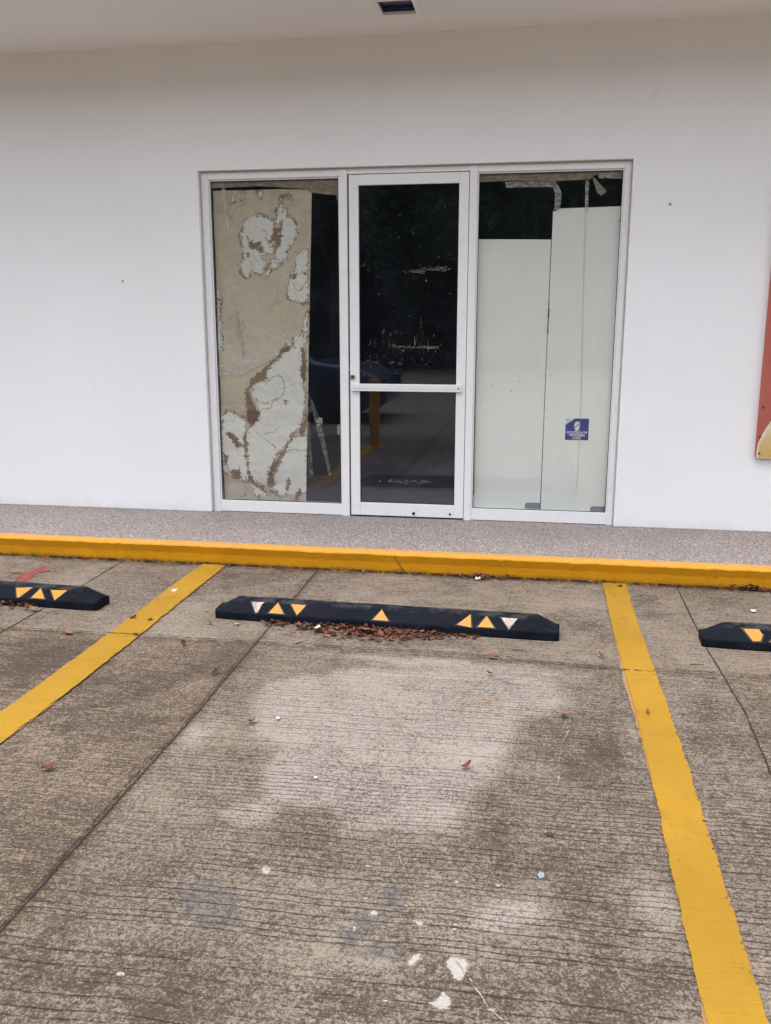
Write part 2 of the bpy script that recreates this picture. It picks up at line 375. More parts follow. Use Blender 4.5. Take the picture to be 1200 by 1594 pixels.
lot = bpy.data.objects.new('parking_lot', me); COL.objects.link(lot); tag(lot, kind='structure')
def soft(polys, r):
    out = np.zeros(px.shape); inn = (px > -5.5) & (px < 3.2) & (py > -5.5)
    X_, Y_ = px[inn], py[inn]; v = np.zeros(X_.shape)
    for pl in polys:
        wgt = 1.
        if isinstance(pl, tuple): pl, wgt = pl
        v = np.maximum(v, wgt*np.clip(.5+sdf(X_, Y_, pl)/(2*r), 0, 1))
    out[inn] = v; return out
LT = [[(-1.084,-2.689),(-0.731,-2.484),(-0.111,-2.38),(0.14,-2.469),(0.16,-2.73),(-0.041,-2.883),(-0.056,-3.154),(-0.114,-3.359),(-0.179,-3.508),(-0.236,-3.659),(-0.402,-3.751),(-0.531,-3.702),(-0.591,-3.617),(-0.805,-3.614),(-0.904,-3.438),(-0.878,-3.292),(-1.022,-3.161),(-1.063,-2.936)],
 ([(-0.116,-4.097),(-0.103,-4.043),(-0.028,-3.997),(0.04,-3.994),(0.074,-4.034),(-0.008,-4.099),(-0.073,-4.128)], 1.15),
 ([(-1.284,-3.258),(-1.273,-3.159),(-1.166,-3.101),(-1.101,-3.174),(-1.194,-3.295)], .8), ([(-0.933,-3.713),(-0.914,-3.612),(-0.802,-3.625),(-0.747,-3.738),(-0.851,-3.799)], .85),
 ([(-1.265,-3.65),(-1.299,-3.527),(-1.284,-3.456),(-1.252,-3.594)], .8), ([(-0.963,-3.88),(-0.937,-3.788),(-0.834,-3.789),(-0.831,-3.858)], .75),
 ([(0.357,-3.059),(0.404,-2.92),(0.426,-3.047)], .85), ([(0.14,-3.434),(0.193,-3.405),(0.207,-3.521),(0.157,-3.549)], .75),
 ([(0.304,-3.942),(0.384,-3.9),(0.393,-3.954),(0.345,-4.015)], .75), ([(0.594,-2.562),(0.72,-2.336),(0.803,-2.461)], .6), ([(0.708,-3.437),(0.777,-3.387),(0.768,-3.465)], .7),
 ([(-0.051,-4.249),(-0.005,-4.23),(0.026,-4.269),(-0.011,-4.296)], .7), ([(-1.471,-3.065),(-1.427,-2.966),(-1.359,-3.076)], .6), ([(-0.37,-3.415),(-0.257,-3.236),(-0.12,-3.26),(-0.147,-3.523),(-0.214,-3.684)], .7),
 ([(-2.309,-1.857),(-1.867,-1.945),(-1.871,-2.098),(-2.306,-2.071)], .55), ([(-1.273,-2.275),(-0.351,-2.263),(0.336,-2.364),(0.222,-2.469),(-0.621,-2.45)], .7)]
DK = [([(-1.269,-4.385),(-0.617,-4.344),(-0.072,-4.135),(0.468,-4.044),(0.473,-4.434),(-1.072,-4.694)], .62),
 ([(-1.492,-4.035),(-1.263,-3.896),(-1.263,-4.12),(-1.312,-4.319)], .5),
 ([(-0.016,-2.879),(0.225,-2.688),(0.437,-2.714),(0.429,-3.121),(0.306,-3.407),(0.141,-3.393),(0.058,-3.231),(-0.032,-3.198)], .80),
 ([(-0.086,-3.698),(-0.049,-3.361),(-0.019,-3.687),(-0.026,-4.051),(-0.068,-4.058)], .9), ([(-0.059,-3.658),(0.406,-3.58),(0.406,-3.978),(0.393,-4.366),(0.141,-4.408),(0.072,-4.183)], .62),
 ([(-1.124,-3.283),(-0.908,-3.272),(-0.878,-3.522),(-0.997,-3.626)], .6), ([(-2.11,-2.776),(-1.399,-2.543),(-1.326,-3.156),(-1.583,-3.507),(-1.761,-3.536)], .62),
 ([(-2.561,-2.357),(-1.958,-2.347),(-1.895,-2.665),(-2.156,-2.992)], .7), ([(0.546,-2.538),(0.796,-2.359),(0.779,-3.155),(0.721,-3.663),(0.574,-3.688)], .55),
 ([(-2.268,-1.291),(-1.962,-1.024),(-1.349,-0.994),(-1.342,-1.46),(-1.737,-1.527),(-1.931,-1.794)], .55), ([(-0.426,-1.484),(0.399,-1.457),(0.418,-2.034),(0.185,-1.849)], .6),
 ([(-1.296,-1.932),(-1.106,-1.94),(-0.565,-2.022),(-0.231,-2.056),(-0.257,-2.13),(-0.549,-2.136),(-0.997,-2.113),(-1.246,-2.042)], 1.25),  # dark mulch and the shade under the leaf drift, both painted in
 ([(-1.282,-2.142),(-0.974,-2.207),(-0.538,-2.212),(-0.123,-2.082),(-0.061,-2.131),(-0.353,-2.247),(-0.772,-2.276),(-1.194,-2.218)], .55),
 ([(0.563,-1.14),(0.823,-1.034),(0.716,-1.563),(0.557,-1.538)], .7), ([(-1.23,-4.447),(-1.001,-4.34),(-0.779,-4.349),(-0.658,-4.542),(-1.12,-4.62)], .58), ([(-0.799,-3.951),(-0.745,-3.941),(-0.624,-4.098),(-0.642,-4.155)], .75)]
WH = [[(-0.169,-4.262),(-0.152,-4.243),(-0.126,-4.241),(-0.107,-4.265),(-0.12,-4.291),(-0.125,-4.32),(-0.142,-4.318),(-0.154,-4.288)], [(-0.191,-4.404),(-0.173,-4.382),(-0.16,-4.363),(-0.144,-4.375),(-0.139,-4.403),(-0.163,-4.419)], [(-0.259,-4.284),(-0.253,-4.256),(-0.236,-4.246),(-0.223,-4.255),(-0.235,-4.271),(-0.244,-4.29)], [(-0.387,-4.122),(-0.383,-4.1),(-0.369,-4.098),(-0.361,-4.115),(-0.369,-4.129)], [(-0.262,-4.124),(-0.242,-4.121),(-0.241,-4.139),(-0.256,-4.144)], [(-0.415,-4.178),(-0.411,-4.167),(-0.403,-4.178),(-0.408,-4.187)], [(-0.062,-4.396),(-0.047,-4.39),(-0.038,-4.402),(-0.049,-4.412)]]
WH += [[(-0.723,-3.975),(-0.716,-3.958),(-0.697,-3.968),(-0.691,-3.994),(-0.708,-4)]]
GR = [([(-0.926,-4.078),(-0.854,-4.036),(-0.746,-4.096),(-0.706,-4.217),(-0.761,-4.263),(-0.854,-4.203)], .95), ([(-0.358,-4.011),(-0.329,-3.992),(-0.3,-4.021),(-0.296,-4.075),(-0.323,-4.101),(-0.349,-4.065)], 1.3),
 ([(-0.431,-4.267),(-0.443,-4.197),(-0.407,-4.128),(-0.349,-4.065),(-0.353,-4.145),(-0.385,-4.236),(-0.326,-4.202),(-0.272,-4.236),(-0.341,-4.298)], .9), ([(-1.749,-1.272),(-1.649,-1.088),(-1.486,-1.227),(-1.596,-1.378)], .95)]
me = lot.data
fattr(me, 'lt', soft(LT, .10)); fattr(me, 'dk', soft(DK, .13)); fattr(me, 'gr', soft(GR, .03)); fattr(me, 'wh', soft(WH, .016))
tone = np.zeros(px.shape); JX, JY = -1.285, -2.26
tone = np.where((px < JX) & (py < JY), -.16, tone); tone = np.where((px > .85) & (py < JY), -.12, tone)
tone = np.where((px > JX) & (py > JY), .20, tone); tone = np.where((px < JX) & (py > JY), .12, tone); tone = np.where((px < -2.59) & (py > JY), .22, tone); tone = np.where((px > .85) & (py > JY), .16, tone)
tone = np.where(py < -5.4, .75, tone); tone = tone-.45*np.exp(-((py+.95)/.05)**2)-.3*np.exp(-((px-JX)/.03)**2)-.25*np.exp(-((py-JY)/.025)**2)  # unseen lot behind the camera made paler to bounce light onto the soffit
fine = np.where((px < JX) | (py > JY), 1., 0.); fine = np.where((px > .85), .5, fine)
fattr(me, 'tone', tone); fattr(me, 'fine', fine)

def ribbon(pts, wid, jag, step, z, seed, gap=0.):
    """jagged strip of ground-hugging quads along a polyline"""
    r = random.Random(seed); V = []; F = []; prev = None
    P = [Vector((*p, 0)) for p in pts]
    for a, b in zip(P, P[1:]):
        n = max(1, int((b-a).length/step)); dr = (b-a).normalized(); nrm = Vector((-dr.y, dr.x, 0))
        for i in range(n+1):
            c = a.lerp(b, i/n)+nrm*r.uniform(-jag, jag)*.7
            l = c+nrm*(wid/2+r.uniform(-jag, jag)); rr = c-nrm*(wid/2+r.uniform(-jag, jag))
            V += [(l.x, l.y, z), (rr.x, rr.y, z)]; k = len(V)-2
            if prev is not None and r.random() > gap: F.append((prev, prev+1, k+1, k))
            prev = k
    return V, F
def merge(parts):
    V = []; F = []
    for v, f in parts: o = len(V); V += v; F += [tuple(i+o for i in q) for q in f]
    return V, F
# painted bay lines, ragged edges
def line_mesh(x0, x1, y0, y1, z, jag, seed, extra=0):
    r = random.Random(seed); V = []; n = int((y1-y0)/.008); F = []; ja = jb = 0
    for i in range(n+1):
        y = y0+(y1-y0)*i/n; ja = ja*.75+r.uniform(-jag, jag); jb = jb*.75+r.uniform(-jag, jag)
        wv = .006*math.sin(y*2.3+seed)
        sa = -r.random()*.010 if r.random() < .10 else 0; sb = r.random()*.012 if r.random() < .12 else 0
        V += [(x0+wv+ja-extra+sa*0, y, z), (x0+.02+wv+abs(ja), y, z), (x1-.02+wv-abs(jb), y, z), (x1+wv+jb+sb*0-(.008 if r.random() < .06 else 0), y, z)]
        if i:
            k = 4*i
            for j in range(3): F.append((k-4+j, k-3+j, k+1+j, k+j))
    return V, F
for (x0, x1, y0, sd) in ((-2.045, -1.885, -4.32, 1), (.426, .560, -5.3, 2), (-4.55, -4.40, -5.3, 3), (2.93, 3.07, -5.3, 4)):
    v, f = line_mesh(x0-.005, x1-.004, y0, -.955, GZ+.004, .0035, sd+20); mesh_obj('old_line_paint', v, f, 'oldyellow', lot)
    v, f = line_mesh(x0, x1, y0, -.953, GZ+.008, .0021, sd); mesh_obj('parking_line', v, f, 'yellow', lot)
# joints
J = [ribbon([(-1.300, -.95), (-1.289, -2.1), (-1.278, -3.08), (-1.290, -3.85), (-1.297, -4.6), (-1.3, -14)], .0065, .0022, .012, GZ+.0025, 3),
     ribbon([(-1.298, -2.5), (-1.288, -3.08), (-1.303, -3.6), (-1.305, -4.6)], .0028, .0018, .012, GZ+.0045, 13, .12),
     ribbon([(-2.590, -.95), (-2.574, -1.79), (-2.6, -3.2), (-2.6, -14)], .007, .0025, .02, GZ+.0025, 4),
     ribbon([(.846, -.95), (.838, -1.96), (.86, -2.67), (.839, -3.17), (.84, -14)], .0065, .002, .02, GZ+.0025, 5),
     ribbon([(-6, -2.27), (-2.615, -2.262), (-1.937, -2.245), (-1.281, -2.25), (-.354, -2.231), (.368, -2.307), (1.038, -2.332), (4, -2.33)], .006, .003, .02, GZ+.0105, 6, .04),
     ribbon([(1.36, -.95), (1.35, -1.3), (1.34, -2.1)], .008, .0025, .02, GZ+.0025, 8)]
v, f = merge(J); mesh_obj('expansion_joint', v, f, 'joint', lot)
# pale hairline scratches
C = [ribbon([(-0.269,-2.759),(-0.364,-3.022),(-0.402,-3.187),(-0.424,-3.424),(-0.435,-3.531),(-0.414,-3.645),(-0.383,-3.748),(-0.332,-3.888),(-0.29,-3.991),(-0.239,-4.092),(-0.182,-4.183),(-0.152,-4.243)], .0022, .0011, .015, GZ+.0035, 31, .40),
     ribbon([(-0.152,-4.243),(-0.099,-4.326),(-0.055,-4.399),(-0.011,-4.437)], .0034, .0013, .015, GZ+.0035, 32, .15),
     ribbon([(0.168,-2.949),(0.137,-3.06),(0.124,-3.219),(0.119,-3.376)], .0028, .0015, .015, GZ+.0035, 33, .35)]
v, f = merge(C); mesh_obj('hairline_scratch', v, f, 'hairline', lot)
def blob(poly, z, seed, jag=.12, n=40):
    r = random.Random(seed); P = [Vector(p) for p in poly]; c = sum(P, Vector((0, 0)))/len(P); pts = []
    for a, b in zip(P, P[1:]+P[:1]):
        m = max(2, int((b-a).length/.004))
        for i in range(m): q = a.lerp(b, i/m); jj = (0 if not pts else jj)*.72+r.uniform(-jag, jag)*.55; pts.append(c+(q-c)*(1+jj))
    V = [(p.x, p.y, z) for p in pts]+[(c.x, c.y, z)]; k = len(pts)
    return V, [(i, (i+1) % k, k) for i in range(k)]
sp = []
for i, (cx_, cy_, rr) in enumerate([*[(a, b, .006) for a, b in [(-0.404,-4.061),(-0.376,-4.07),(-0.293,-4.072),(-0.158,-4.127),(-0.173,-4.076),(-0.158,-4.145),(-0.056,-3.946),(-0.292,-4.413),(-0.169,-3.948),(-0.426,-3.916),(-0.948,-3.036)]], *[(a, b, .010) for a, b in [(-0.924,-4.435)]]]):
    sp.append(blob(ell(cx_, cy_, rr, rr*.8, 8), GZ+.003, 40+i, .2))
v, f = merge(sp); mesh_obj('paint_splash', v, f, 'splat', lot)
v, f = blob([(0.05,-3.878),(0.057,-3.862),(0.068,-3.866),(0.069,-3.887),(0.057,-3.895)], GZ+.003, 60); mesh_obj('blue_paint_spot', v, f, 'blue', lot)
v, f = merge([blob(ell(a, b, .014, .011, 10), GZ+.003, 70+i, .1) for i, (a, b) in enumerate([(0.086,-3.669)])]); mesh_obj('oil_spot', v, f, 'oil', lot)
v, f = merge([blob([(-3.031,-1.474),(-3.074,-1.328),(-3.043,-1.294),(-3.032,-1.218),(-3.032,-1.174),(-2.988,-1.181),(-2.93,-1.246),(-2.949,-1.263),(-2.977,-1.297),(-2.962,-1.394),(-2.956,-1.475),(-2.96,-1.516)], GZ+.003, 80, .05),
   blob([(-3.191,-1.333),(-3.102,-1.304),(-3.047,-1.323),(-3.121,-1.343)], GZ+.0055, 81, .03), blob([(-3.132,-0.971),(-3.099,-0.949),(-3.069,-1.009),(-3.098,-1.014)], GZ+.003, 82)]); mesh_obj('red_paint_splash', v, f, 'red', lot)

# ================================================================ PAVEMENT AND KERB
bm = bmesh.new(); box(bm, -40, 40, -.885, 0.5, -.6, 0); pav = bm_obj('pavement', bm, 'agg'); tag(pav, kind='structure')
# kerb: lofted profile with a lumpy painted arris
r = random.Random(5); V = []; F = []; n = 0
xs = [-40, -12]+list(np.arange(-4.6, 2.6, .02))+[12, 40]; prof0 = [(-.935, -.6), (-.938, -.125), (-.945, -.06), (-.962, -.012), (-.958, -.004), (-.945, .003), (-.90, .004), (-.874, .003), (-.874, -.6)]
for i, x in enumerate(xs):
    a = fbm(np.array([x*4.]), np.array([.3]), 3)[0]-.5; b = fbm(np.array([x*23.]), np.array([.7]), 5)[0]-.5; c = fbm(np.array([x*14.]), np.array([4.7]), 9)[0]-.5
    for j, (y, z) in enumerate(prof0):
        if j in (2, 3, 4, 5): y += a*.012+b*.010; z += (a*.006+b*.007)*(j < 5)
        if j in (6, 7): y += c*.016
        if j == 1: y += a*.008+b*.006
        V.append((x, y, z))
    if i:
        k = len(prof0)*i
        for j in range(len(prof0)-1): F.append((k-len(prof0)+j, k+j, k+j+1, k-len(prof0)+j+1))
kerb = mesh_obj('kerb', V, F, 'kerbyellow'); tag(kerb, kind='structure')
# crack down the kerb face and the dirt line at its foot
v, f = ribbon([(-.885, 0), (-.90, .02), (-.93, .075), (-.945, .10)], .006, .003, .008, 0, 9)
v = [(a+.13, -.949-.012*min(1, b/.09), -.118+b) for a, b, c in v]; mesh_obj('kerb_crack', v, f, 'joint', kerb)
v, f = ribbon([(-5, -.944), (-2.5, -.945), (-1.2, -.943), (0, -.946), (3, -.944)], .012, .007, .02, GZ+.012, 10, .12); mesh_obj('dirt_line', v, f, 'joint', kerb)

# ================================================================ BUILDING
WT = .20; SZ = 3.18; CL = 1.02
X0, X1, ZT = -2.338, .556, 2.386
bld = empty('commercial_building', (0, 0, 0)); tag(bld, 'white painted shop building with flat overhang, glazed front and yellow kerb below', 'building')
bm = bmesh.new(); xs = [-14, X0, X1, 14]; zs = [-.02, ZT, 4.4]
g = {(i, k): bm.verts.new((xs[i], 0, zs[k])) for i in range(4) for k in range(3)}
fs = [bm.faces.new((g[i, k], g[i+1, k], g[i+1, k+1], g[i, k+1])) for i in range(3) for k in range(2) if (i, k) != (1, 0)]
e = bmesh.ops.extrude_face_region(bm, geom=fs)
bmesh.ops.translate(bm, verts=[x for x in e['geom'] if isinstance(x, bmesh.types.BMVert)], vec=(0, WT, 0))
bm_obj('wall', bm, 'wall', bld, bevel=.004)
LX0, LX1, LY0, LY1 = -1.005, -.755, -.632, -.362
bm = bmesh.new(); xs = [-14, LX0, LX1, 14]; ys = [-CL, LY0, LY1, -.0005]
g = {(i, k): bm.verts.new((xs[i], ys[k], SZ)) for i in range(4) for k in range(4)}
fs = [bm.faces.new((g[i, k], g[i+1, k], g[i+1, k+1], g[i, k+1])) for i in range(3) for k in range(3) if (i, k) != (1, 1)]
e = bmesh.ops.extrude_face_region(bm, geom=fs)
bmesh.ops.translate(bm, verts=[x for x in e['geom'] if isinstance(x, bmesh.types.BMVert)], vec=(0, 0, .45))
bm_obj('overhang', bm, 'soffit', bld)
# plaster cove joint between soffit and wall
v, f = ribbon([(-6, 0), (-2, .0), (2, 0), (6, 0)], .012, .004, .05, 0, 44); v = [(a, -.002-.0*b, SZ-.006+b*.8) for a, b, c in v]
bm = bmesh.new()
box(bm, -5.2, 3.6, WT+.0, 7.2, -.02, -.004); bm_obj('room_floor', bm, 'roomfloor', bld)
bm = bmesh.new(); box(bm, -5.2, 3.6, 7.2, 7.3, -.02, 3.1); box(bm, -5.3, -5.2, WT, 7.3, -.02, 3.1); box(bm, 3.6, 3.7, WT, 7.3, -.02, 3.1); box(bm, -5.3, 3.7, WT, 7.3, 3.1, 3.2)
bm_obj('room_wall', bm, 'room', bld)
# aluminium frame: jambs, head, mullions
FY = .040
bm = bmesh.new()
box(bm, X0+.0, -2.281, FY, .115, 0, 2.384); box(bm, .511, X1-.0, FY, .115, 0, 2.384)
box(bm, -2.281, -1.357, FY+.002, .113, 2.334, 2.384); box(bm, -1.303, -.478, FY+.002, .113, 2.346, 2.384); box(bm, -.428, .511, FY+.002, .113, 2.338, 2.384)
box(bm, -1.357, -1.303, FY-.004, .115, 0, 2.384); box(bm, -.478, -.428, FY-.004, .115, 0, 2.384)
bm_obj('shopfront_frame', bm, 'alu', bld, bevel=.0025)
bm = bmesh.new(); box(bm, X0+.004, X0+.010, FY-.006, FY-.0005, 0, 2.383); box(bm, X1-.010, X1-.004, FY-.006, FY-.0005, 0, 2.383); box(bm, X0+.01, X1-.01, FY-.006, FY-.0005, 2.378, 2.383)
bm_obj('sealant_bead', bm, 'sealant', bld)
def window(x0, x1, z1, label):
    bm = bmesh.new()
    box(bm, x0, x1, FY+.004, .105, .004, .086)                          # sill rail
    box(bm, x0, x0+.010, .056, .078, .086, z1); box(bm, x1-.010, x1, .056, .078, .086, z1); box(bm, x0+.010, x1-.010, .056, .078, z1-.010, z1); 
    wn = bm_obj('window', bm, 'alu', bld, bevel=.002); wn['label'] = label
    bm = bmesh.new(); box(bm, x0+.002, x1-.002, .064, .070, .087, z1-.002); bm_obj('pane', bm, 'glass', wn)
    bm = bmesh.new(); box(bm, x0+.010, x1-.010, .058, .0635, .0862, .0905); box(bm, x0+.010, x0+.014, .058, .0635, .0905, z1-.014); box(bm, x1-.014, x1-.010, .058, .0635, .0905, z1-.014); box(bm, x0+.01, x1-.01, .058, .0635, z1-.014, z1-.010)
    bm_obj('gasket', bm, 'gasket', wn)
    return wn
window(-2.281, -1.357, 2.334, 'fixed shop window half covered inside by stained brown paper')
window(-.428, .511, 2.338, 'fixed shop window with pale boards standing behind the glass')
# door
DX0, DX1 = -1.290, -.4815
door_bm = bmesh.new()
box(door_bm, DX0, -1.224, FY-.006, .082, .012, 2.340); box(door_bm, -.546+.0, DX1, FY-.006, .082, .012, 2.340)
box(door_bm, -1.224, -.546, FY-.005, .081, 2.272, 2.340); box(door_bm, -1.224, -.546, FY-.005, .081, .012, .104)
door = bm_obj('door', door_bm, 'alu', bld, bevel=.003)
bm = bmesh.new(); box(bm, -1.2235, -.5465, .054, .060, .1045, 2.2715); bm_obj('pane', bm, 'glass', door)
bm = bmesh.new(); box(bm, -1.223, -.547, .049, .0535, .1045, .109); box(bm, -1.2235, -1.219, .049, .0535, .109, 2.267); box(bm, -.551, -.5465, .049, .0535, .109, 2.267); box(bm, -1.223, -.547, .049, .0535, 2.267, 2.2715)
bm_obj('gasket', bm, 'gasket', door)
bm = bmesh.new()
for k in range(3): box(bm, -1.282, -.508, FY-.030+.002*abs(k-1), FY-.0065, .905+k*.0165, .905+k*.0165+.0145)
box(bm, -1.280, -.510, FY-.024, FY-.0066, .9035, .9545)
bm_obj('push_bar', bm, 'alu', door, bevel=.0015)
bm = bmesh.new(); cyl(bm, (-.527, FY-.031, .930), .005, .006, n=12); bm_obj('screw', bm, 'dark', door)
bm = bmesh.new(); cyl(bm, (-1.272, FY-.010, 1.000), .0195, .014, n=28); lk = bm_obj('lock_cylinder', bm, 'steel', door, smooth=False, bevel=.003)
bm = bmesh.new(); cyl(bm, (-1.272, FY-.0185, 1.000), .0075, .005, n=16); bm_obj('keyhole', bm, 'dark', door)
for xq, zq, rr in ((-.575, .040, .008), (-.835, .036, .011)):
    bm = bmesh.new(); cyl(bm, (xq, FY-.008, zq), rr, .006, n=12); bm_obj('screw', bm, 'dark', door)
bm = bmesh.new(); box(bm, -1.3015, -1.2905, .05, .06, 1.035, 1.075); bm_obj('latch', bm, 'steel', door)
# dark recess behind the gaps round the leaf
bm = bmesh.new(); box(bm, -1.3025, -1.293, .086, .110, .002, 2.345); box(bm, -.4810, -.4785, .086, .110, .002, 2.345); box(bm, -1.3025, -.4785, .086, .110, 2.3405, 2.3455); box(bm, -1.302, -.479, .0865, .112, .0005, .0115)
bm_obj('weather_strip', bm, 'gasket', door)
# chalky scrape marks left on the door glass
def scribble(x0, x1, z0, z1, n, amp, seed):
    r = random.Random(seed); out = []
    for i in range(n):
        t = r.random()**.8; a = r.uniform(0, 1-.2); L_ = r.uniform(.05, .28)
        xa = x0+(x1-x0)*a; xb = min(x1, xa+(x1-x0)*L_); za = z0+(z1-z0)*(xa-x0)/(x1-x0)+r.gauss(0, amp); zb = z0+(z1-z0)*(xb-x0)/(x1-x0)+r.gauss(0, amp)
        V_, F_ = ribbon([(xa, za), ((xa+xb)/2, (za+zb)/2+r.uniform(-.004, .004)), (xb, zb)], .0014, .0007, .008, 0, r.randint(0, 9999), .35)
        out.append(([(p, .0530, q) for p, q, _ in V_], F_))
    return out
parts = scribble(-.945, -.585, 1.705, 1.735, 26, .010, 1)+scribble(-1.015, -.67, 1.215, 1.200, 26, .007, 2)+scribble(-1.03, -.85, .265, .262, 16, .008, 3)+scribble(-.87, -.70, .262, .268, 20, .008, 4)+scribble(-1.222, -1.17, 1.745, 1.765, 7, .007, 5)+scribble(-1.12, -1.07, .262, .262, 5, .004, 6)
for i in range(26):
    xx = random.uniform(-1.19, -.58); zz = random.uniform(1.10, 1.33); V_, F_ = ribbon([(0, 0), (.0, random.uniform(.02, .09))], .0011, .0005, .01, 0, i+200, .4); parts.append(([(p+xx, .0532, q+zz) for p, q, _ in V_], F_))
for i in range(18):
    V_, F_ = blob(ell(random.uniform(-1.2, -.57), random.uniform(.15, 2.2), .0022, .003, 6), 0, i); parts.append(([(p, .0532, q) for p, q, _ in V_], F_))
v, f = merge(parts); tag(mesh_obj('scrape_mark', v, f, 'chalk', door), kind='stuff')

# recessed soffit light
lamp = empty('recessed_light', ((LX0+LX1)/2, (LY0+LY1)/2, SZ)); tag(lamp, 'square white trimmed recessed light with dark blue glass in the soffit', 'ceiling light')
def off(bm, o):
    bmesh.ops.translate(bm, verts=bm.verts, vec=-o.location); return bm
bm = bmesh.new(); t = .022
for a in ((LX0-.004, LX1+.004, LY0-.004, LY0+t), (LX0-.004, LX1+.004, LY1-t*.8, LY1+.004), (LX0-.004, LX0+t, LY0+t, LY1-t*.8), (LX1-t*1.25, LX1+.004, LY0+t, LY1-t*.8)): box(bm, *a, SZ-.006, SZ+.012)
bm_obj('trim', off(bm, lamp), 'soffit', lamp, bevel=.002)
bm = bmesh.new(); box(bm, LX0+t, LX0+t+.004, LY0+t, LY1-t, SZ+.012, SZ+.09); box(bm, LX1-t-.004, LX1-t, LY0+t, LY1-t, SZ+.012, SZ+.09); box(bm, LX0+t, LX1-t, LY1-t-.004, LY1-t, SZ+.012, SZ+.09); box(bm, LX0+t, LX1-t, LY0+t, LY0+t+.004, SZ+.012, SZ+.09); box(bm, LX0, LX1, LY0, LY1, SZ+.09, SZ+.10)
bm_obj('housing', off(bm, lamp), 'lampin', lamp)
bm = bmesh.new(); box(bm, LX0+t+.005, LX1-t-.005, LY0+t+.005, LY1-t-.005, SZ+.030, SZ+.034); bm_obj('glass', off(bm, lamp), 'lampglass', lamp)
bm = bmesh.new(); cyl(bm, (LX0+.11, LY0+.036, SZ+.018), .007, .13, 'X', 12); bm_obj('lamp_tube', off(bm, lamp), 'lamptube', lamp)

# wall panel on the right
pn = empty('wall_panel', (1.432, 0, .504)); tag(pn, 'brick red panel with a cream curved corner screwed to the white wall', 'sign')
bm = bmesh.new(); PWD, PH = 1.5, 1.75
def rr(pts, y0, y1, nm, mats, bev=.004):
    bm = bmesh.new(); poly_prism(bm, pts, lambda a, b, t: (a, y1-t, b), y1-y0); return bm_obj(nm, bm, mats, pn, bevel=bev)
rr([(0.012, 0), (PWD, 0), (PWD, PH), (0, PH), (0, .012)], -.034, -.002, 'plate', 'panelred')
cv = [(.004, .05), (.008, .095), (.02, .135), (.05, .20), (.09, .27), (.15, .35), (.23, .42), (.36, .49), (.55, .53), (.8, .52), (1.1, .45), (1.49, .34)]
rr([(.014, .001), (1.49, .001)]+cv[::-1]+[(.004, .010)], -.040, -.0345, 'cream_border', 'cream', .001)
rr([(.018, .010), (1.48, .010)]+[(a+.008, b-.020) for a, b in cv[::-1][:-1]]+[(.012, .03)], -.043, -.0405, 'printed_wave', 'wave', .001)
for a, b in ((.075, .92), (.065, .73), (.05, .64), (.022, .335), (.016, .145), (.02, .035), (.5, 1.2), (.9, 1.2)):
    bm = bmesh.new(); cyl(bm, (a, -.040 if b > .3 else -.046, b), .0055, .012, n=10); bm_obj('screw', bm, 'dark', pn)

# ================================================================ BEHIND THE GLASS
# stained paper
PT = [-2.262, -1.545]; gxp = np.arange(-2.266, -1.50, .0035); gzp = np.arange(.088, 2.30, .0035)
PX, PZ = np.meshgrid(gxp, gzp); x, z = PX.ravel(), PZ.ravel()
